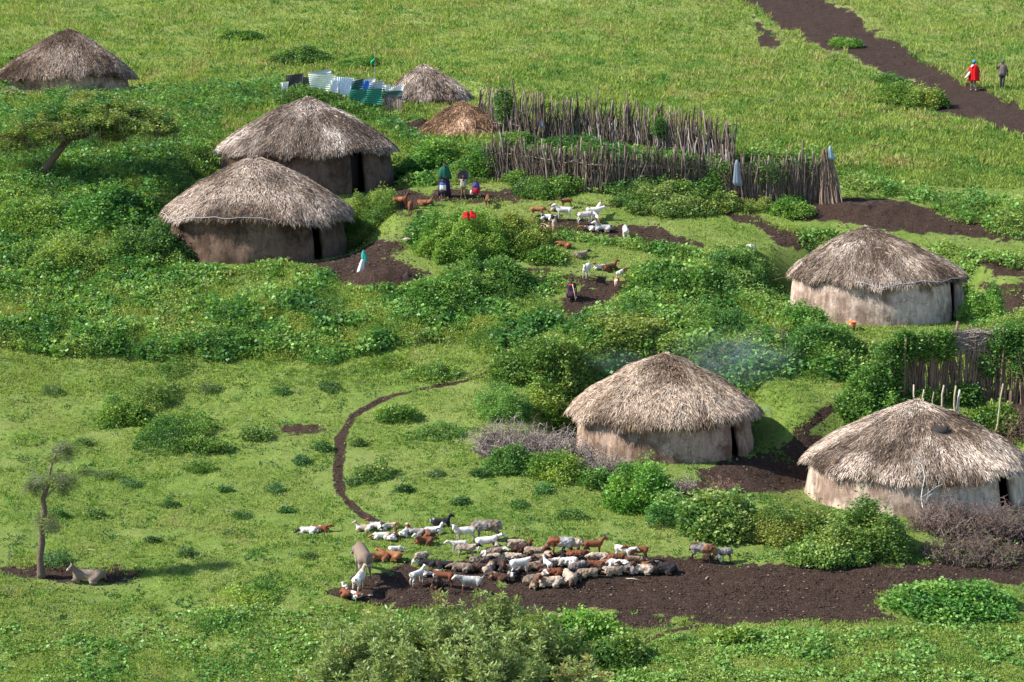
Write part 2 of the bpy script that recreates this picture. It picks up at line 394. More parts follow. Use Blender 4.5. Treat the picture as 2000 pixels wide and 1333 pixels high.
def sprigs(B, k, L, W, colr, up=.55, spread=.06):
    """k leaves in a rosette round each point of B"""
    n = len(B); P = np.repeat(B, k, axis=0)
    a = rng.random(n*k)*2*PI; hz = np.stack([np.cos(a), np.sin(a), 0*a], -1)
    d = hz + np.array([0, 0, 1.])*(up*(rng.random((n*k, 1))*1.6-.25))
    P = P + hz*spread*rng.random((n*k, 1)) + rng.normal(size=(n*k, 3))*spread*.6
    l = L*(.6+.8*rng.random(n*k)); c = np.repeat(colr, k, axis=0)*(.85+.3*rng.random((n*k, 1)))
    return leafset(P, d, l, l*W/L, c)
def samp_poly(poly, n, dens=None):
    poly = np.array(poly, float); lo, hi = poly.min(0), poly.max(0)
    px = rng.uniform(lo[0], hi[0], n); py = rng.uniform(lo[1], hi[1], n)
    m = pip(px, py, [tuple(p) for p in poly]); return px[m], py[m]
def thicket(name, label, polys, h, n, leaf=.10, cols=('deep', 'mid', 'lime'), w=(3, 4, 2), edge=30, lump=1.3, soilcut=True, cat='undergrowth', seed=0, k=7, up=.55):
    sets = []; tot = 0
    for poly in polys:
        bx = np.array(poly); area = np.ptp(bx[:, 0])*np.ptp(bx[:, 1]); 
        px, py = samp_poly(poly, int(n*area/10000.))
        sd = sdist(px, py, poly); e = np.clip((sd+edge*1.5*(vn(px/55, py/22, 0, 90+seed)-.42)+edge*.8*(vn(px/18, py/8, 0, 91+seed)-.5))/edge, 0, 1); kp = (e > .02) & ~((abs(px-1667) < 34) & (py > 628) & (py < 700)) & ~((abs(px-1740) < 120) & (py > 630) & (py < 645)); px, py, e = px[kp], py[kp], e[kp]
        if soilcut: keep = (soil_at(px, py) < .45) | (e > 1.1)
        else: keep = np.ones(len(px), bool)
        px, py, e = px[keep], py[keep], e[keep]
        x, y = px2w(px, py); m = ~in_hut(x, y, .25); x, y, e = x[m], y[m], e[m]
        lum = .25+.8*vn(x/lump, y/lump, 0, 40+seed)**1.1+.35*vn(x/.45, y/.45, 0, 41+seed)
        lum *= .38+1.05*vn(x/3.6, y/3.6, 0, 42+seed)
        H = h*lum*(.25+.75*e)*1.15
        z = G(x, y)+H*(1-.85*rng.random(len(x))**1.4)*np.where(rng.random(len(x)) < .07, 1.35, 1)
        B = np.stack([x, y, z], -1); sc = (y/90)**.7
        pc = palmix(cols, w, len(x), x, y, seed); kind_ = vn(x/1.1, y/1.1, 0, 95+seed)+.25*rng.random(len(x))
        for lo_, hi_, ls, ar, upk, tn_ in ((-1, .52, 1, .62, up, (1, 1, 1)), (.52, .74, 1.7, .75, up*.5, (.9, 1.05, 1.15)), (.74, 9, .9, .3, up*3, (1.2, 1.05, .9))):
            mm = (kind_ > lo_) & (kind_ <= hi_)
            if mm.any(): s = sprigs(B[mm], k if ls < 1.5 else 4, leaf*ls, leaf*ls*ar, pc[mm]*tn_, upk, leaf*.9); sets.append(s); tot += len(s[0])//4
    o = leaf_mesh(name, sets); tag(o, label, cat, None, 'stuff'); print(name, tot)
    return o
# every tall weed mass: ground outline in image coordinates
thicket('undergrowth', 'tall green weeds covering the slope left of the two big huts',
        [[(-120, 172), (110, 168), (250, 178), (350, 178), (420, 165), (545, 160), (600, 175), (560, 205), (440, 250), (425, 300), (430, 330), (390, 345), (330, 400), (320, 440), (372, 510), (372, 530), (-120, 560)]], .62, 1250, .10, seed=1)
thicket('undergrowth', 'bright green weed belt along the terrace below the hut with the roped eave',
        [[(-120, 540), (372, 522), (450, 530), (520, 518), (640, 536), (680, 568), (830, 575), (870, 552), (960, 548), (1030, 575), (1095, 605), (1110, 640), (1050, 668), (1010, 700), (950, 712), (890, 672), (700, 700), (520, 712), (350, 700), (200, 690), (-120, 668)]], .55, 1350, .10, ('deep', 'mid', 'lime', 'olive'), (2, 4, 4, 2), seed=2)
thicket('undergrowth', 'thick leafy undergrowth on the slope behind the smoking hut',
        [[(1180, 610), (1230, 575), (1260, 545), (1340, 525), (1460, 515), (1545, 530), (1560, 590), (1600, 650), (1700, 668), (1740, 672), (1740, 705), (1660, 745), (1480, 750), (1460, 800), (1110, 820), (1060, 770), (965, 755), (960, 735), (1010, 690), (1100, 650), (1130, 630)]], .5, 1250, .10, ('deep', 'mid', 'lime'), (2, 4, 4), seed=3)
thicket('undergrowth', 'weeds and creepers growing between the big huts and the stake enclosure',
        [[(770, 300), (790, 270), (840, 275), (880, 285), (960, 290), (955, 352), (930, 366), (850, 368), (780, 372), (768, 340)], [(560, 205), (700, 200), (790, 222), (840, 232), (830, 262), (780, 290), (740, 260), (640, 215)],
         [(955, 290), (1300, 285), (1430, 300), (1420, 350), (1300, 345), (1100, 340), (960, 330)]], .6, 1400, .10, seed=4)
thicket('crop_patch', 'low leafy green patch between the dark soil strips behind the pale hut',
        [[(1480, 432), (1560, 432), (1650, 440), (1740, 458), (1850, 466), (1990, 490), (2140, 500), (2140, 515), (1900, 506), (1880, 545), (1940, 600), (2140, 618), (2140, 700), (1900, 640), (1880, 560), (1600, 500), (1530, 470)], [(1240, 470), (1330, 492), (1520, 490), (1560, 500), (1540, 535), (1300, 515), (1180, 490)]], .32, 1100, .10, ('mid', 'lime'), (2, 3), seed=5)
thicket('undergrowth', 'low green scrub on the slope right of the stake enclosure',
        [[(1640, 350), (1700, 345), (1820, 380), (1990, 385), (2140, 390), (2140, 455), (2000, 460), (1900, 435), (1760, 388), (1650, 390)], [(1440, 290), (1600, 295), (1640, 330), (1630, 350), (1500, 320), (1440, 310)]], .5, 900, .1, ('mid', 'lime', 'olive'), (3, 3, 1), seed=6)
thicket('ground_cover', 'broad-leaved weeds over the grass along the bottom edge right of the tall shrub',
        [[(1200, 1262), (1400, 1240), (1600, 1240), (1800, 1228), (2140, 1200), (2140, 1375), (1180, 1375)]], .15, 560, .07, ('mid', 'lime', 'lime'), (2, 3, 2), seed=7, k=5)
thicket('ground_cover', 'patchy low weeds over the grass along the bottom left edge',
        [[(-140, 1230), (300, 1190), (640, 1190), (860, 1210), (900, 1375), (-140, 1375)]], .15, 330, .06, ('mid', 'lime', 'lime'), (2, 3, 2), seed=8, k=5)
thicket('ground_cover', 'leafy fringe of weeds on the far pasture above the goats',
        [[(1060, 355), (1180, 372), (1300, 385), (1400, 400), (1450, 408), (1300, 405), (1100, 385)], [(1000, 560), (1050, 545), (1100, 555), (1110, 575), (1060, 590)], [(1090, 462), (1200, 480), (1230, 500), (1150, 500), (1080, 480)], [(1660, 740), (1720, 720), (1740, 760), (1680, 790)]], .26, 800, .09, ('mid', 'lime'), (2, 3), seed=9)
# ------------------------------------------------------------------ loose clods, pebbles and droppings on the bare soil
def clods():
    Vs, cs = [], []; O = np.array([[1, 0, 0], [0, 1, 0], [-1, 0, 0], [0, -1, 0], [0, 0, 1.]])
    for x0, x1, y0, y1, n in [(640, 2150, 1090, 1235, 26000), (1300, 1700, 770, 965, 6000), (600, 860, 470, 570, 5000), (1030, 1400, 420, 620, 5000), (1400, 2150, 385, 620, 9000), (1430, 2150, -20, 300, 9000), (640, 1000, 700, 1020, 9000), (740, 1060, 370, 410, 2500), (0, 300, 1100, 1140, 1200)]:
        px = rng.uniform(x0, x1, n); py = rng.uniform(y0, y1, n); m = soil_at(px, py) > .5; px, py = px[m], py[m]
        x, y = px2w(px, py); m = ~in_hut(x, y, .1); x, y = x[m], y[m]; k = len(x); r = .012+.05*rng.random(k)**4*(y/75); a = rng.random(k)*6.3
        V = O[None]*r[:, None, None]*[1, 1, .7]; ca, sa = np.cos(a)[:, None], np.sin(a)[:, None]; V = np.stack([V[..., 0]*ca-V[..., 1]*sa, V[..., 0]*sa+V[..., 1]*ca*.8, V[..., 2]], -1)+np.stack([x, y, G(x, y)-.005], -1)[:, None]
        Vs.append(V.reshape(-1, 3)); t = rng.random((k, 1)); c = np.where(t < .94, np.array([.028, .019, .015])*(.5+2*rng.random((k, 1))), np.array([.16, .12, .09])*(.4+rng.random((k, 1)))); cs.append(np.repeat(c, 5, axis=0))
    V = np.vstack(Vs); k = len(V)//5; b = np.arange(k)[:, None]*5; F_ = np.concatenate([b+[0, 1, 4], b+[1, 2, 4], b+[2, 3, 4], b+[3, 0, 4]]).reshape(-1, 3)
    o = mesh_np('soil_clods', V, F_, M['soil'], None, np.vstack(cs)); tag(o, 'crumbly clods, droppings and bits of straw strewn on the bare soil', 'clods', None, 'stuff')
clods()
# ------------------------------------------------------------------ grass
def grass():
    sets = []
    def blades(n, x0, x1, y0, y1, L, W, cols, w, soil_keep=.42, clump=0, up=2.2, thr=None, seed=0, kb=3):
        px = rng.uniform(x0, x1, n); py = rng.uniform(y0, y1, n)
        s = soil_at(px, py); m = s + .25*(rng.random(n)-.5) < soil_keep
        if thr is not None: m &= vn(px/clump, py/(clump*.4), 0, 70+seed) > thr+.15*(rng.random(n)-.5)
        px, py = px[m], py[m]; x, y = px2w(px, py); m = ~in_hut(x, y, .05); x, y = x[m], y[m]
        z = G(x, y)-.01; n_ = len(x)
        B = np.repeat(np.stack([x, y, z], -1), kb, axis=0)+rng.normal(size=(n_*kb, 3))*[.05, .05, 0]
        d = rng.normal(size=(n_*kb, 3))*[.8, .8, .2]+[0, 0, up]
        c = np.repeat(palmix(cols, w, n_, x, y, seed, .2), kb, axis=0)*(.9+.2*rng.random((n_*kb, 1)))
        l = L*(.5+rng.random(n_*kb)); V, cc = leafset(B, d, l, W, c); sets.append((V, cc))
    blades(150000, -150, 2150, 560, 1370, .075, .028, ('mid', 'gmid', 'glime', 'gold'), (1, 4, 4, 1), seed=1, clump=70, thr=.36)
    blades(60000, -150, 2150, 330, 760, .10, .035, ('gmid', 'glime', 'gold'), (3, 4, 1), seed=2)
    blades(150000, -150, 2150, -20, 360, .2, .045, ('mid', 'gmid', 'glime', 'gold'), (2.5, 4, 4, 2), seed=3, up=1.8)
    blades(60000, -150, 2150, -20, 330, .34, .06, ('gmid', 'glime', 'gold', 'dry'), (2, 3, 3.5, .8), clump=46, thr=.5, seed=4, up=1.5)
    blades(52000, -150, 2150, 640, 1370, .12, .05, ('deep', 'mid', 'blue', 'olive'), (2, 3, 1, 1), clump=30, thr=.66, seed=5, up=.9)
    blades(26000, -150, 2150, 640, 1370, .13, .06, ('blue', 'grey', 'mid'), (2, 3, 2), clump=15, thr=.76, seed=6, up=.9)
    blades(40000, -150, 2150, -20, 340, .3, .10, ('deep', 'mid', 'olive'), (2, 3, 2), clump=28, thr=.70, seed=7, up=.9)
    blades(26000, -150, 2150, 380, 1330, .09, .05, ('mid', 'lime', 'olive'), (2, 3, 1), soil_keep=.85, clump=22, thr=.62, seed=8, up=1)
    for (a_, b_) in ((-1000, -150), (2150, 2900)):
        blades(34000, a_, b_, -20, 700, .2, .05, ('mid', 'gmid', 'glime', 'gold'), (2.5, 4, 4, 2), seed=3, up=1.6)
        blades(26000, a_, b_, 560, 1370, .08, .03, ('mid', 'gmid', 'glime', 'gold'), (1, 4, 4, 1), seed=1)
        blades(12000, a_, b_, -20, 1300, .18, .07, ('deep', 'mid', 'blue', 'olive'), (2, 3, 1, 1), clump=30, thr=.62, seed=5, up=.9)
    o = leaf_mesh('grass', sets, 'grass'); tag(o, 'short green grass over the pasture and longer yellowish grass up the hillside', 'grass', None, 'stuff'); print('grass', len(o.data.polygons))
grass()
# ------------------------------------------------------------------ animals: one continuous body each
PEND = []
def capsule(b, p0, r0, p1, r1, n=10, flat=1.0):
    p0 = np.array(p0, float); p1 = np.array(p1, float); d = p1-p0; L = np.linalg.norm(d)
    if L < 1e-4: d = np.array([0, 0, 1.]); L = 1e-3
    d = d/np.linalg.norm(d); a = np.linspace(-PI/2+.25, 0, 4); pts = [p0+d*r0*math.sin(t) for t in a]; rad = [r0*math.cos(t) for t in a]
    a = np.linspace(0, PI/2-.25, 4); pts += [p1+d*r1*math.sin(t) for t in a]; rad += [r1*math.cos(t) for t in a]
    if np.linalg.norm(pts[3]-pts[4]) < 1e-5: pts.pop(4); rad.pop(4)
    b.tube(pts, rad, n, (1, 1, 1), (1, flat))
def queue(segs, voxel, smooth, done):
    b = MB()
    for s_ in segs: capsule(b, *s_[:4], flat=(s_[5] if len(s_) > 5 else 1.0))
    me = mesh_np('tmp', np.vstack(b.V), np.vstack(b.Q), None, link=False); o = bpy.data.objects.new('tmp', me); C.objects.link(o)
    m = o.modifiers.new('r', 'REMESH'); m.mode = 'VOXEL'; m.voxel_size = voxel
    m = o.modifiers.new('s', 'SMOOTH'); m.iterations = smooth; m.factor = .5
    PEND.append((o, segs, done))
def flush():
    dg = bpy.context.evaluated_depsgraph_get(); dg.update()
    for o, segs, done in PEND:
        me = bpy.data.meshes.new_from_object(o.evaluated_get(dg)); n = len(me.vertices); co = np.zeros(n*3, np.float32); me.vertices.foreach_get('co', co); co = co.reshape(-1, 3).astype(float)
        best = np.full(n, 1e9); tg = np.zeros(n, int); tags = sorted({s_[4] for s_ in segs})
        for s_ in segs:
            p0, r0, p1, r1 = np.array(s_[0], float), s_[1], np.array(s_[2], float), s_[3]; v = p1-p0; t = np.clip(((co-p0)@v)/(v@v+1e-9), 0, 1); d = np.linalg.norm(co-p0-t[:, None]*v, axis=1)-(r0+(r1-r0)*t)
            c = d < best; best[c] = d[c]; tg[c] = tags.index(s_[4])
        done(me, co, tg, tags)
    for o, _, _ in PEND: m = o.data; bpy.data.objects.remove(o); bpy.data.meshes.remove(m)
    PEND.clear()
def set_tone(me, col):
    a = me.attributes.new('tone', 'FLOAT_COLOR', 'POINT'); cc = np.ones((len(col), 4), np.float32); cc[:, :3] = col; a.data.foreach_set('color', cc.ravel())
    me.polygons.foreach_set('use_smooth', np.ones(len(me.polygons), bool))
def rotz(p, c, a):
    ca, sa = math.cos(a), math.sin(a); x, y = p[0]-c[0], p[1]-c[1]; return (c[0]+ca*x-sa*y, c[1]+sa*x+ca*y, p[2])
def beast(kind, pose, head, yaw=0, s=1.0):
    S = []; sheep = kind == 'sheep'; donk = kind == 'donkey'; f = 1.12 if sheep else (.88 if kind == 'goat' else 1.0)
    A = lambda p0, r0, p1, r1, t, fl=1.0: S.append((p0, r0, p1, r1, t, fl))
    zb = .50 if pose == 'stand' else .17; lz = lambda z: z-.50+zb
    A((-.30, 0, lz(.52)), .135*f, (0, 0, lz(.49)), .162*f, 'body'); A((0, 0, lz(.49)), .162*f, (.25, 0, lz(.52)), .14*f, 'body')
    A((-.26, .05, lz(.54)), .10*f, (-.26, -.05, lz(.54)), .10*f, 'body')
    nb = (.29, 0, lz(.57)); ya = math.radians(yaw)
    if pose == 'stand': poll, nose = {'up': ((.42, 0, .77), (.58, 0, .70)), 'level': ((.54, 0, .66), (.70, 0, .57)), 'down': ((.56, 0, .24), (.62, 0, .07)), 'low': ((.56, 0, .42), (.68, 0, .30))}[head]
    else: poll, nose = {'up': ((.39, 0, .44), (.55, 0, .37)), 'level': ((.50, 0, .30), (.66, 0, .24)), 'down': ((.54, 0, .12), (.70, 0, .055)), 'low': ((.52, 0, .18), (.66, 0, .10))}[head]
    if donk and pose == 'stand' and head == 'up': poll, nose = (.52, 0, .86), (.72, 0, .70)
    poll, nose = rotz(poll, nb, ya), rotz(nose, nb, ya*1.25)
    A(nb, .105*f, tuple((np.array(nb)+np.array(poll))/2), .078*f, 'neck'); A(tuple((np.array(nb)+np.array(poll))/2), .078*f, poll, .06, 'neck')
    hd = np.array(nose)-np.array(poll); hd /= np.linalg.norm(hd); sd = np.cross([0, 0, 1.], hd); sd /= np.linalg.norm(sd); upv = np.cross(hd, sd); P = np.array(poll)
    A(tuple(P), .068, tuple(P+hd*.09), .052, 'head'); A(tuple(P+hd*.09), .052, tuple(P+hd*.18), .034, 'head')
    for q in (-1, 1):
        if donk: A(tuple(P+sd*q*.035+upv*.05), .022, tuple(P+sd*q*.07+upv*.20-hd*.03), .016, 'head')
        else: A(tuple(P+sd*q*.05+upv*.03-hd*.01), .024, tuple(P+sd*q*.16+upv*(-.03 if sheep else .01)-hd*.02), .016, 'head', .7)
    if pose == 'stand':
        for q in (-1, 1):
            A((.22, q*.07, .47), .075, (.235, q*.08, .30), .038, 'body'); A((.235, q*.08, .30), .036, (.245, q*.08, .16), .027, 'leg'); A((.245, q*.08, .16), .026, (.25, q*.08, .03), .027, 'leg')
            A((-.30, q*.07, .50), .10, (-.26, q*.09, .34), .055, 'body'); A((-.26, q*.09, .34), .05, (-.36, q*.09, .22), .030, 'leg'); A((-.36, q*.09, .22), .029, (-.33, q*.09, .03), .027, 'leg')
    else:
        for q in (-1, 1):
            A((.22, q*.09, .16), .075, (.38, q*.12, .07), .04, 'leg'); A((.38, q*.12, .07), .036, (.22, q*.15, .035), .028, 'leg')
            A((-.26, q*.11, .17), .105, (-.10, q*.19, .09), .062, 'body'); A((-.10, q*.19, .09), .045, (-.26, q*.23, .035), .03, 'leg'); A((-.26, q*.23, .035), .03, (-.08, q*.24, .03), .026, 'leg')
    tb = (-.42, 0, lz(.58))
    if donk: A((-.42, 0, lz(.56)), .03, (-.47, 0, lz(.42)), .02, 'body'); A((-.47, 0, lz(.42)), .02, (-.46, 0, max(.05, lz(.22))), .03, 'leg')
    elif sheep: A((-.40, 0, lz(.54)), .06, (-.45, 0, lz(.38)), .045, 'body')
    else: A(tb, .028, (-.50, 0, lz(.68)), .020, 'body', .8)
    return [(tuple(np.array(p0)*s), r0*s, tuple(np.array(p1)*s), r1*s, t, fl) for p0, r0, p1, r1, t, fl in S], dict(poll=P*s, hd=hd, sd=sd, up=upv)
COL = dict(white=(.56, .52, .46), cream=(.35, .275, .205), tan=(.22, .16, .11), wool=(.155, .118, .088), red=(.16, .055, .026), orange=(.27, .115, .05), brown=(.085, .042, .027), dark=(.04, .027, .022), black=(.022, .02, .022), grey=(.34, .32, .30), ash=(.2, .175, .16), pink=(.4, .24, .19), donkey=(.17, .125, .095))
def place_up(o, x, y, z, head):
    e = .4; n = np.array([-(G(x+e, y)-G(x-e, y))/(2*e), -(G(x, y+e)-G(x, y-e))/(2*e), 1.]); n = n/np.linalg.norm(n)
    up = Vector(n*.85+np.array([0, 0, .15])).normalized(); a = math.radians(head); fx = Vector((math.cos(a), math.sin(a), 0)); fx = (fx-up*fx.dot(up)).normalized(); fy = up.cross(fx)
    m = Matrix((fx, fy, up)).transposed().to_4x4(); m.translation = Vector((x, y, z)); o.matrix_world = m
def animal(px, py, kind, pose, head, heading, coat, size, label, yaw=0, group=None, horns=False):
    """coat: 'base head leg patch amount [fore]'"""
    c = coat.split(); base, hc, lc, pc, am = COL[c[0]], COL[c[1]], COL[c[2]], COL[c[3]], float(c[4]); fore = COL[c[5]] if len(c) > 5 else None
    off = {'lie': 5, 'stand': 2}[pose]
    x, y, z = hit(px, py-off*size); size *= .94 if (py > 900 and pose == 'lie' and kind != 'donkey') else 1; segs, inf = beast(kind, pose, head, yaw, size); seed = int(px*7+py)
    def done(me, co, tg, tags):
        n = len(co); col = np.tile(base, (n, 1)).astype(float); u = co/size
        if fore is not None: col[(u[:, 0]+.25*(vn(u[:, 0]*5, u[:, 1]*5, u[:, 2]*5, seed)-.5)) > .04] = fore
        p = vn(u[:, 0]*4.5, u[:, 1]*4.5, u[:, 2]*4.5, seed+1)*.75+.25*vn(u[:, 0]*14, u[:, 1]*14, u[:, 2]*14, seed+2); th = np.quantile(p, 1-am) if am > 0 else 9
        col[p > th] = pc
        it = lambda t: tg == (tags.index(t) if t in tags else -1)
        col[it('leg')] = lc; hm = it('head'); nk = it('neck')
        nd = np.linalg.norm(co-inf['poll'], axis=1) < .14*size*(.8+.5*vn(u[:, 0]*9, u[:, 1]*9, u[:, 2]*9, seed+3)); col[hm | (nk & nd)] = hc
        if kind == 'sheep':   # fleece
            f_ = (it('body') | (nk & ~nd)); w_ = vn(u[:, 0]*17, u[:, 1]*17, u[:, 2]*17, seed+4)-.5; co2 = co.copy(); nr = np.zeros(n*3, np.float32); me.vertices.foreach_get('normal', nr); co2[f_] += (nr.reshape(-1, 3)*w_[:, None]*.05*size)[f_]; me.vertices.foreach_set('co', co2.astype(np.float32).ravel())
            col *= (.38+.7*vn(u[:, 0]*11, u[:, 1]*11, u[:, 2]*11, seed+5)+.45*vn(u[:, 0]*3, u[:, 1]*3, u[:, 2]*3, seed+6))[:, None]
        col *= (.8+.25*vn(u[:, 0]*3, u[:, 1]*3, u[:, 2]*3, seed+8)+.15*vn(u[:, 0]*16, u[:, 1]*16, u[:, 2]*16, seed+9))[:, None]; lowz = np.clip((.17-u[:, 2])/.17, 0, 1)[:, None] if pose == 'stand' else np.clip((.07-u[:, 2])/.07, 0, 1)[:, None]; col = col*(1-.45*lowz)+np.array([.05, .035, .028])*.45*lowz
        if kind == 'donkey': be = (u[:, 2] < (.42 if pose == 'stand' else .1)) & it('body'); col[be] = (.42, .36, .3); ns = np.linalg.norm(co-(inf['poll']+inf['hd']*.19*size), axis=1) < .06*size; col[ns] = (.5, .46, .42)
        for q in (-1, 1): e = inf['poll']+(inf['hd']*.055+inf['sd']*q*.055+inf['up']*.022)*size; col[np.linalg.norm(co-e, axis=1) < .02*size] = (.01, .008, .006)
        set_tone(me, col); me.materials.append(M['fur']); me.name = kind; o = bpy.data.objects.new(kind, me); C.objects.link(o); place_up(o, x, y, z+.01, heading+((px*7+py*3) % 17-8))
        cat = {'goat': 'goat', 'sheep': 'sheep', 'donkey': 'donkey'}[kind]
        tag(o, label, cat, group or ('goats and sheep resting on the dirt yard' if py > 900 else 'goats on the terrace by the upper huts'))
        P = inf['poll']
        if horns:
            for q in (-1, 1): h = MB(); b0 = P+(inf['up']*.05+inf['sd']*q*.025)*size; h.tube([b0, b0+(inf['up']*.08-inf['hd']*.02+inf['sd']*q*.015)*size, b0+(inf['up']*.13-inf['hd']*.07+inf['sd']*q*.03)*size], [.013*size, .010*size, .004*size], 6, (.12, .1, .08)); h.build('horn', M['fur'], o)
    queue(segs, (.024 if kind != 'donkey' else .032)*size, 4, done)
g, sh, st, li = 'goat', 'sheep', 'stand', 'lie'
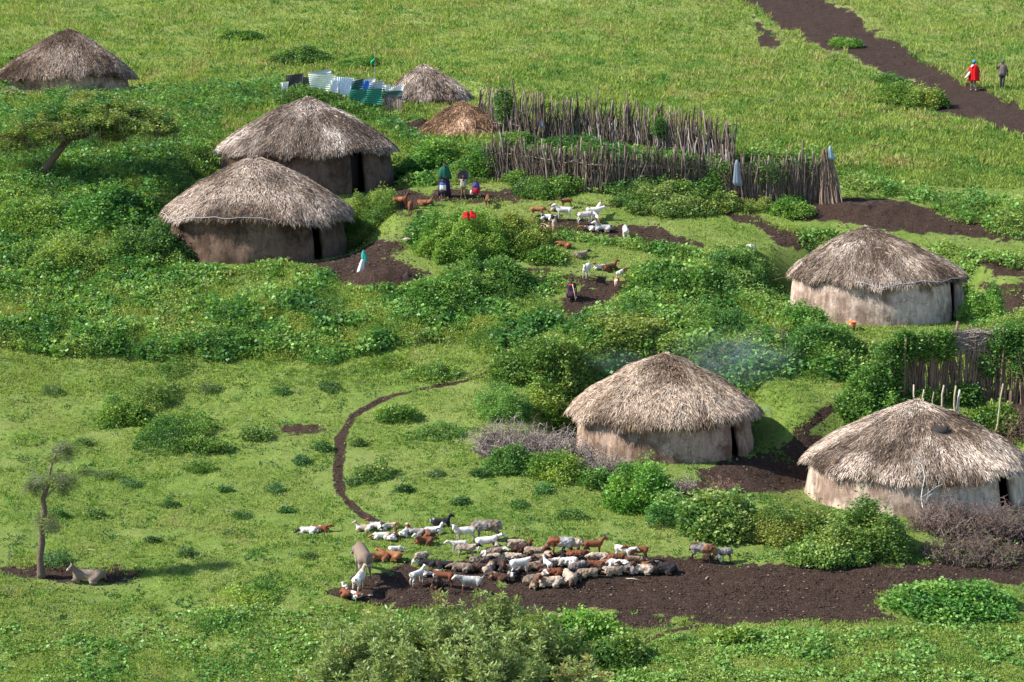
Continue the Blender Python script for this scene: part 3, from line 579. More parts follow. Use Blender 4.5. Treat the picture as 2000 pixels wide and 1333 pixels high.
HERD = [
 (603, 1046, g, li, 'low', 172, 'white black white white 0', .78, 'white goat with dark head lying at the far left beside a brown one', 20),
 (626, 1043, g, li, 'level', -12, 'white red red red .35 red', .78, 'brown and white goat lying at the far left beside the white one', 0),
 (712, 1042, g, li, 'up', 180, 'cream cream cream white .3', .8, 'cream goat lying at the top left of the herd with raised head', 0),
 (738, 1038, g, li, 'up', 176, 'white red white black .3', .85, 'speckled goat with a reddish raised head, behind the cream goat at top left', 20),
 (758, 1038, g, li, 'level', 10, 'cream red cream white .4', .75, 'cream goat with reddish face lying right of the speckled goat', -30),
 (746, 1057, g, li, 'low', 190, 'white orange white cream .2', .78, 'white goat with orange muzzle lying below the speckled goat', 0),
 (768, 1059, g, li, 'up', 80, 'white brown red white .1 red', .75, 'goat with white rump and brown front lying beside the orange-muzzled white goat', 0),
 (790, 1051, g, li, 'up', 60, 'white white white cream .2', .78, 'plain white goat lying with raised head between two brown ones', 30),
 (814, 1049, g, li, 'up', 178, 'ash red ash grey .3', .8, 'grey-brown goat lying with a reddish head just behind the white-blazed brown goat', 0),
 (828, 1067, g, li, 'up', 195, 'red white red brown .3', .85, 'dark red-brown goat lying with a white blaze, on grass left of centre', 20),
 (836, 1052, g, li, 'low', 100, 'red brown red brown .3', .78, 'brown goat lying with its rump to us, right of the white-blazed one', 0),
 (846, 1047, g, li, 'up', 14, 'white white white black .25', .85, 'black-speckled white goat lying with a raised head next to the black goat', 0),
 (860, 1032, g, li, 'up', 12, 'black black black grey .12', .92, 'black goat lying highest of the herd, head raised to the right', 0),
 (741, 1100, g, li, 'low', 200, 'orange orange orange red .3', .95, 'orange-brown goat lying curled just right of the standing donkey', 30),
 (764, 1098, g, li, 'level', 170, 'orange orange orange red .25', 1.0, 'larger orange-brown goat lying behind the curled one near the donkey', -20),
 (771, 1080, g, li, 'low', 20, 'white white white white 0', .6, 'small white kid lying behind the two orange-brown goats', 0),
 (823, 1104, sh, st, 'down', 215, 'cream white cream tan .3', .62, 'small beige sheep standing alone with its white head down to the grass', 0),
 (700, 1157, g, st, 'up', 78, 'white cream cream cream .15', .95, 'slender white goat standing behind the donkey, facing away', -25),
 (674, 1168, g, li, 'up', 110, 'red white red brown .2', .75, 'red-brown goat lying lowest left of the herd', 0),
 (690, 1171, g, li, 'up', 150, 'red white white white .4', .75, 'brown and white goat lying at the feet of the slender white goat', 0),
 (815, 1143, g, st, 'up', 50, 'white white white grey .15', .72, 'slim white goat standing on dark soil beside the black goats', -20),
 (836, 1110, g, li, 'low', 180, 'black white black black 0', .8, 'black goat with white head lying behind the slim white goat', 0),
 (868, 1114, g, li, 'low', 5, 'black black black dark .3', .85, 'black goat lying above the red-brown standing goat', 0),
 (842, 1130, g, li, 'low', 195, 'grey white white black .35', .78, 'grey and white goat lying left of the red-brown standing goat', 0),
 (866, 1148, g, st, 'level', 176, 'red brown red brown .2', .78, 'red-brown goat standing at the lower left of the pack', -12),
 (853, 1150, g, li, 'up', 250, 'dark dark red dark 0', .7, 'dark brown kid lying beneath the red-brown standing goat', 0),
 (917, 1160, g, st, 'level', 186, 'grey white red white .35', .88, 'grey roan goat with reddish legs standing lowest, just above the feathery shrub', 20),
 (908, 1065, g, st, 'up', 192, 'white white cream cream .35', .95, 'large white goat standing at the top left of the main pack', 40),
 (952, 1060, sh, st, 'low', 184, 'wool dark wool ash .35', 1.12, 'big woolly brown-grey sheep standing with lowered dark head', 0),
 (896, 1083, g, st, 'level', 200, 'white white white cream .1', .7, 'thin white goat standing mostly hidden behind the beige sheep', 0),
 (912, 1092, sh, st, 'level', -4, 'cream black cream tan .3', .74, 'beige sheep with black muzzle standing nose to tail with a white goat', 0),
 (952, 1083, g, st, 'level', 14, 'white white white red .08', .92, 'white goat with reddish collar standing with its head stretched right', 0),
 (948, 1092, g, li, 'up', 280, 'white white white grey .2', .68, 'white goat lying under the belly of the white goat with a reddish collar', 0),
 (970, 1076, sh, li, 'low', 90, 'cream cream tan tan .3', .6, 'small beige sheep lying behind the white goat with reddish collar', 0),
 (968, 1087, sh, li, 'level', 0, 'tan white tan wool .35', .78, 'tan sheep with white-and-brown face lying right of the white goats', -25),
 (1008, 1072, sh, li, 'level', 186, 'cream black cream tan .3', .78, 'cream-backed sheep with black face lying at the top of the pack', 0),
 (1020, 1082, sh, li, 'up', 0, 'brown red brown dark .35', .85, 'dark brown sheep with a rusty head lying behind the tan sheep', 30),
 (1045, 1088, sh, li, 'level', 0, 'tan black tan wool .3', .85, 'tan sheep with black head lying just left of the grazing brown sheep', 0),
 (1096, 1088, sh, st, 'down', 180, 'grey red brown ash .2 red', 1.0, 'brown grazing sheep standing with a grey-white saddle at the top of the pack', 0),
 (1118, 1086, sh, st, 'low', -14, 'cream red black tan .25', .88, 'cream sheep with rusty head lowered, standing beside the saddled brown sheep', 0),
 (1158, 1088, g, st, 'up', 0, 'red red red brown .1', .86, 'bright red-brown goat standing upright above the right half of the pack', -20),
 (962, 1100, sh, li, 'up', 4, 'cream black cream tan .3', .8, 'cream sheep with raised neck and black head lying left of the centre', 0),
 (937, 1107, sh, li, 'level', 10, 'wool black ash dark .3', .85, 'dark olive sheep with blue-black head lying left of the cream one', 0),
 (902, 1120, sh, li, 'low', 180, 'tan wool tan wool .35', .85, 'tan fleecy sheep lying right behind the grey roan goat', 0),
 (927, 1119, sh, li, 'level', 0, 'dark dark dark brown .3', .78, 'dark brown sheep lying right of the tan fleecy one', 0),
 (955, 1121, sh, li, 'low', 75, 'cream tan cream tan .45', .82, 'round cream sheep lying rump first in front of the black sheep', 0),
 (984, 1116, g, li, 'up', 275, 'black brown black brown .15', 1.0, 'black goat with brown chest lying and facing us in the pack', 0),
 (970, 1108, sh, li, 'low', 20, 'brown brown brown dark .3', .7, 'brown sheep squeezed behind the black goat that faces us', 0),
 (1004, 1098, sh, li, 'level', 175, 'cream cream cream black .3', .75, 'cream and black sheep lying behind the rump of the standing white goat', 0),
 (1016, 1124, g, st, 'level', 12, 'white brown white white 0', .86, 'pure white goat with brown head standing in the middle of the pack', -10),
 (1002, 1120, sh, li, 'low', 190, 'wool tan wool ash .4', .75, 'grey-brown sheep lying left of the legs of the pure white goat', 0),
 (972, 1138, sh, li, 'low', 178, 'brown dark brown tan .25', .82, 'brown sheep lying at the front left of the pack, nose on the ground', 0),
 (1000, 1134, g, li, 'up', 265, 'ash white dark dark .4', .72, 'grey goat with a white face lying and facing us near the front', 0),
 (1042, 1115, sh, li, 'level', 200, 'tan tan tan cream .35', .72, 'tan sheep lying just right of the pure white goat', 0),
 (1056, 1119, sh, li, 'low', 150, 'brown dark brown wool .4', .78, 'brown-grey sheep lying left of the little white kid', 0),
 (1070, 1118, g, st, 'up', 108, 'white white white grey .06', .6, 'little white kid standing in the middle of the lying sheep', 0),
 (1050, 1100, sh, li, 'up', 190, 'tan red brown tan .3', .75, 'tan sheep with a rusty raised head behind the little white kid', 0),
 (1036, 1094, sh, li, 'up', 250, 'dark black dark brown .3', .72, 'blackish sheep facing us behind the pure white goat', 0),
 (1083, 1110, sh, li, 'up', 15, 'tan black tan wool .3', .82, 'tan sheep with raised black head lying right of the kid', 0),
 (1070, 1092, sh, li, 'up', 300, 'cream orange cream cream .1', .7, 'cream sheep with orange face below the grazing saddled sheep', 0),
 (1092, 1095, sh, li, 'up', 200, 'dark brown dark dark .2', .72, 'dark brown sheep with raised head under the cream standing sheep', 0),
 (1108, 1109, sh, li, 'level', 176, 'white white cream cream .3', .85, 'white sheep lying in the right middle of the pack', 0),
 (1128, 1118, sh, li, 'low', 30, 'wool tan wool ash .4', .85, 'grey-tan sheep lying below the white sheep', 0),
 (1128, 1094, sh, li, 'low', 0, 'red brown brown brown .3', .85, 'rust-backed sheep lying under the bright red-brown goat', 0),
 (1152, 1106, sh, li, 'up', 200, 'dark black dark dark .2', .75, 'nearly black sheep lying right of the white sheep with raised head', 0),
 (1046, 1144, sh, li, 'up', 10, 'tan white tan wool .4', .95, 'long tan sheep with white face and dark eye patch lying at the front', -40),
 (1044, 1150, sh, li, 'low', 85, 'tan tan tan brown .35', .72, 'round tan sheep lying lowest at the front, rump to us', 0),
 (1076, 1150, sh, li, 'up', 190, 'cream red cream tan .3', .98, 'cream sheep with brown neck lying at the very front of the pack', 40),
 (1112, 1137, sh, li, 'low', 110, 'cream tan cream white .45', .85, 'cream sheep with whitish rump lying behind the front row', 0),
 (1122, 1142, sh, li, 'low', 250, 'wool brown wool dark .35', .8, 'dull brown sheep lying right of the brown-necked front sheep', 0),
 (1082, 1128, sh, li, 'level', 180, 'red red red brown .2', .75, 'rusty sheep lying behind the brown-necked front sheep', 0),
 (1148, 1131, sh, li, 'level', 5, 'tan dark tan wool .35', .85, 'tan sheep lying in the front row left of the white-capped dark one', 0),
 (1170, 1124, sh, li, 'up', 200, 'dark dark dark brown .2', .8, 'dark sheep with a white cap lying in the front row', 0),
 (1195, 1127, sh, li, 'low', 0, 'tan tan tan cream .4', .85, 'tan sheep lying right of the white-capped dark one', 0),
 (1170, 1098, sh, li, 'low', 180, 'cream cream cream tan .2', .8, 'cream sheep lying flat behind at the right, under the empty grass', 0),
 (1163, 1112, sh, li, 'up', 170, 'red brown red brown .3', .72, 'rust-coloured sheep with raised head in the right middle of the pack', 0),
 (1184, 1110, sh, li, 'low', 20, 'orange tan tan tan .5', .75, 'sandy sheep lying right of the rust-coloured one', 0),
 (1207, 1113, sh, li, 'low', 178, 'white cream white cream .15', .85, 'clean white sheep lying at the right of the pack', 0),
 (1202, 1100, sh, li, 'low', 5, 'red red red brown .2', .78, 'rust sheep lying behind the clean white one, below the white standing goat', 0),
 (1226, 1122, sh, li, 'up', 170, 'ash brown ash dark .35', .82, 'grey sheep with a brown raised head lying right of the clean white sheep', 0),
 (1256, 1124, sh, li, 'up', 178, 'cream brown cream tan .35', .9, 'cream sheep with brown head lying just left of the black one', 30),
 (1240, 1104, sh, li, 'low', 0, 'tan tan tan brown .25', .82, 'tan sheep lying behind, below the brown goat with lifted tail', 0),
 (1270, 1113, sh, li, 'low', 15, 'orange tan tan tan .5', .72, 'sandy brown sheep lying behind the black sheep at the right end', 0),
 (1297, 1124, sh, li, 'up', 178, 'black black dark dark .3', 1.0, 'black sheep lying at the right end of the pack with raised head', 0),
 (1218, 1096, g, st, 'level', -35, 'white white white white 0', .78, 'snow-white goat standing on the grass edge at the right, facing right', 0),
 (1246, 1098, g, st, 'level', 176, 'red red brown brown .2', .82, 'brown goat with lifted tail standing nose to nose with the snow-white goat', 0),
 (1372, 1100, sh, st, 'down', -6, 'ash white dark brown .2 orange', .98, 'brown and tan sheep grazing right of the herd, white-faced head down', 0),
 (1412, 1100, sh, st, 'down', 195, 'ash dark dark dark .2', .72, 'small grey-brown sheep grazing head to head with the white-faced one', 0),
 # upper terrace
 (953, 406, g, st, 'low', 95, 'red red red dark .25', .82, 'red-brown goat seen from behind, below the child in the red skirt', 0),
 (1051, 428, g, st, 'low', -8, 'orange orange orange red .3', .85, 'orange-brown goat standing above the creeper mound, head lowered to the right', 0),
 (1070, 434, g, li, 'low', 180, 'white black white black .4', .85, 'black and white goat lying under the head of the orange-brown goat', 0),
 (1066, 452, g, li, 'low', 120, 'pink pink pink cream .3', .75, 'pinkish brown goat lying half behind the creeper mound', 0),
 (1082, 452, g, st, 'down', 268, 'tan orange tan cream .4', .75, 'tan goat grazing toward us at the edge of the upper bare soil', 0),
 (1101, 431, g, st, 'up', 180, 'white white white grey .12', .95, 'white goat standing with raised head at the left of the upper white group', 0),
 (1106, 408, g, st, 'up', 200, 'red red red white .1', .7, 'goat with a reddish head standing just behind the upper white goat', 0),
 (1088, 417, g, li, 'up', 180, 'cream tan cream cream .1', .8, 'cream goat with tan head lying behind the upper white goat', 0),
 (1142, 440, g, st, 'down', 10, 'white white white cream .2', .95, 'white goat standing with its head down on the upper bare soil', 0),
 (1158, 430, g, st, 'level', 5, 'white white white brown .12', .9, 'brown-flecked white goat standing behind the upper soil patch', 0),
 (1168, 424, g, st, 'level', 70, 'white orange white white 0', .85, 'white goat with orange ears standing highest of the upper white group', 0),
 (1162, 438, g, st, 'low', 285, 'white orange white cream .2', .75, 'white goat with lowered head facing us in the upper white group', 0),
 (1178, 457, g, li, 'up', 178, 'grey white grey brown .25', 1.0, 'grey goat with white raised head lying on the upper bare soil', 0),
 (1148, 455, g, li, 'level', 200, 'brown orange brown white .3', .75, 'brown goat with orange face lying left of the grey one on the upper soil', 0),
 (1220, 469, g, st, 'low', 100, 'white white white white 0', .9, 'lone white goat seen from behind on the upper bare soil', 0),
 (1103, 487, g, li, 'low', 160, 'red orange red orange .3', .78, 'rusty goat lying at the foot of the creeper mound, partly hidden', 0),
 (1133, 507, g, li, 'level', 40, 'tan black tan cream .4', .88, 'beige goat with black head lying in the grass above the standing white one', 0),
 (1144, 544, g, st, 'up', 262, 'white white white white 0', .9, 'white goat standing and facing us just behind the seated herder', 0),
 (1190, 532, g, li, 'up', 20, 'brown red brown red .3', .9, 'dark red-brown goat lying with head raised right, right of the seated herder', 0),
 (1172, 530, g, li, 'up', 200, 'white orange white brown .15', .72, 'white goat with tan raised head lying against the dark red-brown one', 0),
 (1213, 548, g, st, 'low', 60, 'white orange orange white .1 orange', .72, 'white goat with orange head half hidden by the bush right of the herder', 0),
 (1204, 566, g, st, 'level', 265, 'orange orange orange white .3', .7, 'orange kid facing us at the edge of the bush right of the herder', 0),
 (786, 410, g, st, 'up', -6, 'red brown red orange .2', .92, 'red-brown goat standing by the doorway side of the big hut', 20),
 (802, 418, g, st, 'low', 275, 'red brown red red 0', .8, 'smaller red-brown goat facing us beside the standing one near the big hut', 0),
 (831, 407, g, li, 'up', 0, 'red red dark orange .25', .95, 'red-brown goat lying with raised head on soil below the people', 0),
]
for r_ in HERD:
    lb = r_[8]; animal(*r_[:8], lb, r_[9], horns=(r_[2] == 'goat' and r_[7] > .84 and r_[4] != 'down'))
animal(709, 1133, 'donkey', 'stand', 'low', 97, 'donkey donkey donkey donkey 0', 1.6, 'grey-brown donkey standing with its rump to us left of the herd', 12, 'donkeys')
animal(172, 1142, 'donkey', 'lie', 'up', 186, 'donkey donkey donkey ash .2', 1.25, 'grey-brown donkey lying on bare soil beside the small tree', 25, 'donkeys')
# grey-white saddle of the grazing sheep is part of its coat: see 'fore' above
# ------------------------------------------------------------------ people
SK = (.035, .02, .015)
def figure(px, py, H, label, arms, legs, face=270, lean=0, hs=1.0, sit=False, shoes=(.05, .04, .04), head_turn=0, skin=SK, nod=0, clothes=None):
    """local frame: +X is where the person faces, Y left, Z up; every length is a fraction of the height H"""
    x, y, z = hit(px, py); S = []; A = lambda p0, r0, p1, r1, t, fl=1.0: S.append((tuple(np.array(p0)*H), r0*H, tuple(np.array(p1)*H), r1*H, t, fl))
    hz = .13 if sit else .53; L = math.sin(lean); U = math.cos(lean)
    tp = lambda a, yy=0, f=0: (a*L+f*U, yy, hz+a*U-f*L*.3)
    A(tp(0, -.045), .075, tp(0, .045), .075, 'torso'); A(tp(.01), .085, tp(.14), .075, 'torso'); A(tp(.14), .075, tp(.24), .088, 'torso'); A(tp(.28, -.085), .042, tp(.28, .085), .042, 'torso'); A(tp(.2, -.05), .06, tp(.2, .05), .06, 'torso')
    A(tp(.29), .036, tp(.345, 0, .005), .032, 'skin'); hc = np.array(tp(.40, 0, .015+nod*.04)); ht = math.radians(head_turn); fd = np.array([math.cos(ht), math.sin(ht), -nod*.5]); fs = np.array([-math.sin(ht), math.cos(ht), 0])
    A(hc+[0, 0, .012*hs], .052*hs, hc-fd*.012*hs+[0, 0, .02*hs], .052*hs, 'skin'); A(hc+fd*.012*hs-[0, 0, .02*hs], .042*hs, hc+fd*.022*hs-[0, 0, .04*hs], .026*hs, 'skin')
    A(hc+fd*.048*hs+[0, 0, .005], .008*hs, hc+fd*.062*hs-[0, 0, .012*hs], .010*hs, 'skin'); A(hc+fd*.05*hs-[0, 0, .034*hs]-fs*.012*hs, .008*hs, hc+fd*.05*hs-[0, 0, .034*hs]+fs*.012*hs, .008*hs, 'lips')
    for q in (-1, 1): A(hc+fs*q*.052*hs, .012*hs, hc+fs*q*.056*hs-[0, 0, .012*hs], .009*hs, 'skin')
    for q, (el, wr, up_) in zip((1, -1), arms):
        sh_ = np.array(tp(.275, q*.105)); el, wr = np.array(el, float), np.array(wr, float)
        A(sh_, .034, el, .024, 'arm'); A(el, .024, wr, .016, 'skin'); d = (wr-el)/np.linalg.norm(wr-el); d2 = d*.6+np.array(up_)*.6; d2 /= np.linalg.norm(d2)
        s_ = np.cross(d2, [0, 0, 1.]); s_ = s_/np.linalg.norm(s_) if np.linalg.norm(s_) > .1 else np.array([0, 1., 0]); A(wr, .016, wr+d2*.035, .018, 'skin', .6)
        pm = wr+d2*.035
        for f_, ln in zip((-1.5, -.5, .5, 1.5), (.030, .036, .034, .027)): b0 = pm+s_*f_*.0095; k_ = b0+d2*ln*.55; A(b0, .0052, k_, .005, 'skin'); A(k_, .005, k_+d2*ln*.4-np.cross(s_, d2)*ln*.3, .0042, 'skin')
        A(wr+d2*.012+s_*q*.014, .0062, wr+d2*.03+s_*q*.033, .005, 'skin')
    for q, (kn, an, toe) in zip((1, -1), legs):
        hp = np.array(tp(0, q*.052)); kn, an = np.array(kn, float), np.array(an, float); A(hp, .062, kn, .036, 'thigh'); A(kn, .036, an*.5+kn*.5, .032, 'shin'); A(an*.5+kn*.5, .032, an, .020, 'shin'); td = np.array(toe, float); A(an-td*.015-[0, 0, .012], .021, an+td*.075-[0, 0, .02], .017, 'foot', .8)
    cl = {'torso': skin, 'arm': skin, 'skin': skin, 'thigh': skin, 'shin': skin, 'foot': shoes, 'lips': (.06, .025, .022)}; cl.update(clothes or {})
    def done(me, co, tg, tags):
        col = np.array([cl[t] for t in tags])[tg]; set_tone(me, col); me.materials.append(M['skin']); me.name = 'person'; o = bpy.data.objects.new('person', me); C.objects.link(o); o.location = (x, y, z); o.rotation_euler = (0, 0, math.radians(face)); tag(o, label, 'person')
        for q in (-1, 1): b = MB(); e = (hc+fd*.046*hs+fs*q*.02*hs+[0, 0, .012*hs])*H; b.tube([e, e+fd*.008*H], [.008*H*hs, .005*H*hs], 6, (.35, .33, .3)); b.build('eye', M['skin'], o)
        b = MB(); b.loft([((hc[0]-fd[0]*.012*hs)*H, (hc[1]-fd[1]*.012*hs)*H, (hc[2]+a_*hs)*H, r_*H*hs, r_*H*hs) for a_, r_ in ((.012, .0545), (.035, .054), (.055, .045), (.068, .028), (.073, .006))], 16, (.012, .01, .009)); o2 = b.build('hair', M['cloth'], o)
        if o.name in POST: pass
        for fn in extra_parts.get(label, []): fn(o, H, hc*H, fd, fs)
    queue(S, .0068*H if H > 1.3 else .0075*H, 2, done)
POST = {}; extra_parts = {}
def garment(name, rings, col, fold=.08, nf=9, seed=0, mat='cloth', n=48):
    def fn(o, H, hc, fd, fs):
        b = MB(); b.loft([tuple(np.array(r_)*H) for r_ in rings], n, col, fold, nf, seed); ob = b.build(name, M[mat], o); sm = ob.modifiers.new('thick', 'SOLIDIFY'); sm.thickness = .012; sm.offset = 1
    return fn
def cap_on(col, name='cap'):
    def fn(o, H, hc, fd, fs):
        b = MB(); b.loft([(hc[0]-fd[0]*.008*H, hc[1]-fd[1]*.008*H, hc[2]+a_*H, r_*H, r_*H) for a_, r_ in ((.002, .059), (.025, .061), (.05, .054), (.07, .035), (.078, .004))], 18, col); b.build(name, M['cloth'], o)
    return fn
def rod(name, p0, p1, r, col):
    def fn(o, H, hc, fd, fs):
        b = MB(); b.tube([np.array(p0)*H, (np.array(p0)+np.array(p1))/2*H+[0, .01, 0], np.array(p1)*H], [r, r, r*.9], 7, col); ob = b.build(name, M['wood']); ob.parent = o
    return fn
stand = [((.0, .055, .28), (-.01, .06, .035), (1, .15, 0)), ((.02, -.055, .28), (.01, -.06, .035), (1, -.15, 0))]
down = [((-.02, .15, .64), (.03, .16, .47), (0, 0, -1)), ((-.02, -.15, .64), (.03, -.16, .47), (0, 0, -1))]
# woman in green shawl
lb = 'woman in a dark green shawl and long purple dress, bending her head to the children'
figure(868, 385, 1.68, lb, [((.04, .14, .66), (.12, .05, .60), (.3, -.3, -.3)), ((.04, -.14, .66), (.13, -.04, .58), (.3, .3, -.3))], stand, 280, .12, nod=.8)
extra_parts[lb] = [garment('dress', [(.03, 0, .80, .09, .12), (.03, 0, .70, .10, .125), (.02, 0, .58, .095, .115), (.01, 0, .45, .12, .145), (0, 0, .25, .135, .165), (0, 0, .05, .15, .185)], (.035, .018, .06), .1, 8),
 garment('shawl', [(.03, 0, .875, .055, .06), (.03, 0, .845, .085, .10), (.035, 0, .80, .11, .14), (.02, 0, .70, .13, .17), (.01, .01, .60, .14, .185), (-.01, .04, .51, .145, .18)], (.015, .085, .05), .09, 7, 2)]
lb = 'small bareheaded child in a white shirt with blue print, in front of the woman'
figure(865, 391, 1.0, lb, [((-.02, .16, .60), (.05, .17, .46), (0, 0, -1)), ((-.02, -.16, .60), (.06, -.10, .50), (.3, .3, 0))], stand, 265, .04, 1.35, clothes={'thigh': (.05, .035, .04), 'shin': (.2, .07, .09)}, shoes=(.35, .3, .28))
extra_parts[lb] = [garment('shirt', [(0, 0, .825, .06, .07), (0, 0, .80, .085, .135), (0, 0, .70, .095, .15), (0, 0, .60, .10, .15), (0, 0, .47, .125, .165)], (.55, .54, .5), .06, 6), garment('printed_yoke', [(.004, 0, .835, .066, .08), (.004, 0, .80, .092, .142), (.004, 0, .73, .10, .155)], (.03, .12, .4), .03, 6), garment('shorts', [(0, 0, .52, .105, .14), (0, 0, .42, .11, .15), (0, 0, .33, .115, .155)], (.05, .035, .04), .05, 5)]
lb = 'child in a beige shirt and olive trousers holding a dark round basin behind the head'
figure(905, 388, 1.12, lb, [((.0, .19, .78), (-.03, .15, .92), (0, -.2, .6)), ((.0, -.19, .78), (-.03, -.15, .92), (0, .2, .6))], [((.06, .05, .28), (.02, .09, .035), (1, .2, 0)), ((-.02, -.055, .28), (-.06, -.10, .035), (1, -.3, 0))], 272, .02, 1.25, shoes=(.3, .28, .26), clothes={'thigh': (.16, .13, .03), 'shin': (.13, .1, .04), 'arm': (.30, .26, .2)})
def basin(o, H, hc, fd, fs):
    b = MB(); c0 = hc+np.array([-.06, .0, .035])*H; th = np.linspace(0, 2*PI, 32, endpoint=False); V = []
    prof = [(.0, -.10), (.11, -.095), (.15, -.05), (.18, 0), (.20, .01), (.18, -.01), (.145, -.04), (.10, -.075), (.0, -.08)]
    for r_, d_ in prof: V += [c0+np.array([d_+.0, math.cos(t)*r_*1.15, math.sin(t)*r_*1.05])*H*1.12 for t in th]
    V = np.array(V); m = len(prof); i = np.arange(m-1)[:, None]*32; j = np.arange(32)[None, :]; j2 = (j+1) % 32; b.add(V, np.stack([i+j, i+j2, i+32+j2, i+32+j], -1).reshape(-1, 4), (.07, .06, .075)); ob = b.build('basin', M['metal']); ob.matrix_world = Matrix.Translation(o.location) @ Matrix.Rotation(o.rotation_euler.z, 4, 'Z'); tag(ob, 'dark round basin held behind the head of the child in olive trousers', 'basin')
extra_parts[lb] = [garment('shirt', [(0, 0, .83, .055, .07), (0, 0, .80, .08, .125), (0, 0, .70, .085, .13), (0, 0, .58, .09, .13), (0, 0, .47, .11, .14)], (.30, .26, .2), .06, 6), basin]
lb = 'small child in a purple-blue top and red skirt, standing right of the others'
figure(930, 389, .95, lb, [((-.02, .16, .60), (.03, .18, .46), (0, 0, -1)), ((-.02, -.16, .60), (.03, -.19, .46), (0, 0, -1))], stand, 272, .02, 1.4, clothes={'arm': (.045, .04, .16)}, shoes=(.25, .22, .2))
def can(o, H, hc, fd, fs):
    b = MB(); b.loft([(.03*H, -.24*H, z_*H, r_*H, r_*H) for z_, r_ in ((.22, .001), (.22, .07), (.40, .072), (.42, .05), (.45, .03), (.45, .001))], 20, (.55, .42, .3)); b.tube([(.03*H, -.3*H, .42*H), (.03*H, -.24*H, .50*H), (.03*H, -.18*H, .42*H)], .008, 5, (.3, .2, .15)); ob = b.build('can', M['plastic']); ob.matrix_world = Matrix.Translation(o.location) @ Matrix.Rotation(o.rotation_euler.z, 4, 'Z'); tag(ob, 'pale beige container hanging from the hand of the child in the red skirt', 'container')
extra_parts[lb] = [garment('top', [(0, 0, .83, .06, .07), (0, 0, .80, .085, .135), (0, 0, .70, .095, .14), (0, 0, .55, .10, .14)], (.06, .055, .24), .05, 6), garment('skirt', [(0, 0, .57, .10, .14), (0, 0, .45, .125, .165), (0, 0, .30, .125, .17), (0, 0, .26, .105, .145)], (.30, .015, .035), .07, 7), can]
# seated herder with stick
lb = 'boy herder in dark clothes sitting on the slope, holding a pale stick'
figure(1116, 581, 1.45, lb, [((.09, .14, .27), (.20, .05, .24), (.2, -.5, .3)), ((.06, -.15, .28), (.20, -.05, .20), (.3, .3, 0))], [((.17, .13, .27), (.22, .15, .035), (1, .1, 0)), ((.16, -.09, .22), (.22, -.14, .03), (1, -.1, 0))], 268, .22, 1.1, sit=True, clothes={'arm': (.025, .022, .028)}, shoes=(.12, .11, .11))
extra_parts[lb] = [garment('tunic', [(.075, 0, .425, .055, .06), (.08, 0, .40, .085, .115), (.06, 0, .30, .10, .13), (.03, 0, .18, .12, .14), (.02, 0, .06, .15, .16)], (.03, .02, .032), .06, 7), garment('cloth_wrap', [(.05, 0, .2, .11, .13), (.12, 0, .17, .12, .14), (.15, 0, .08, .10, .13), (.15, 0, .01, .09, .12)], (.06, .02, .055), .09, 6), garment('red_collar', [(.085, 0, .405, .09, .10), (.10, 0, .37, .085, .09)], (.45, .03, .03), .03, 6), rod('stick', (.22, .03, .42), (.34, .13, -.06), .017, (.5, .38, .24))]
# red shuka
lb = 'man in a red wrap and blue cap walking down the hill track with a stick'
figure(1901, 177, 1.78, lb, [((.03, .17, .66), (.1, .19, .52), (0, 0, -1)), ((.0, -.17, .66), (.08, -.22, .54), (.3, -.3, -.5))], [((.05, .05, .28), (.05, .07, .035), (1, .15, 0)), ((-.01, -.06, .28), (-.05, -.07, .035), (1, -.15, 0))], 262, 0, 1.05, clothes={'shin': (.12, .11, .11)}, shoes=(.3, .29, .28))
extra_parts[lb] = [garment('red_wrap', [(0, 0, .855, .05, .06), (0, 0, .83, .085, .115), (0, 0, .77, .11, .15), (0, 0, .65, .12, .165), (0, 0, .50, .125, .17), (0, .01, .36, .135, .18), (0, .015, .31, .14, .185)], (.55, .012, .014), .1, 8), cap_on((.02, .25, .5)), rod('walking_stick', (.1, -.21, .58), (.18, -.30, .02), .016, (.35, .22, .07)), garment('white_cloth', [(.08, -.14, .62, .03, .03), (.09, -.19, .52, .05, .05), (.1, -.25, .44, .05, .045), (.1, -.30, .40, .02, .02)], (.62, .55, .5), .12, 5), garment('white_scarf', [(.07, -.04, .85, .03, .04), (.10, -.07, .80, .022, .03), (.115, -.10, .77, .012, .02)], (.7, .68, .66), .05, 5)]
lb = 'man in a brown jacket and dark trousers walking with one hand raised to his shoulder'
figure(1957, 176, 1.75, lb, [((-.02, .16, .66), (.03, .17, .52), (0, 0, -1)), ((.05, -.19, .70), (.08, -.20, .86), (0, 0, .8))], [((.06, .04, .28), (.02, .02, .035), (1, .1, 0)), ((-.02, -.045, .28), (-.10, -.03, .045), (1, -.1, 0))], 262, 0, 1.05, clothes={'thigh': (.02, .028, .04), 'shin': (.02, .028, .04), 'arm': (.12, .09, .085)}, shoes=(.3, .3, .3))
extra_parts[lb] = [garment('jacket', [(0, 0, .855, .05, .06), (0, 0, .83, .085, .125), (0, 0, .72, .10, .14), (0, 0, .58, .10, .135), (0, 0, .48, .11, .14)], (.13, .10, .09), .06, 6), cap_on((.03, .10, .12)), rod('dark_staff', (.08, -.2, .98), (.05, -.19, .84), .02, (.03, .03, .03))]
flush()
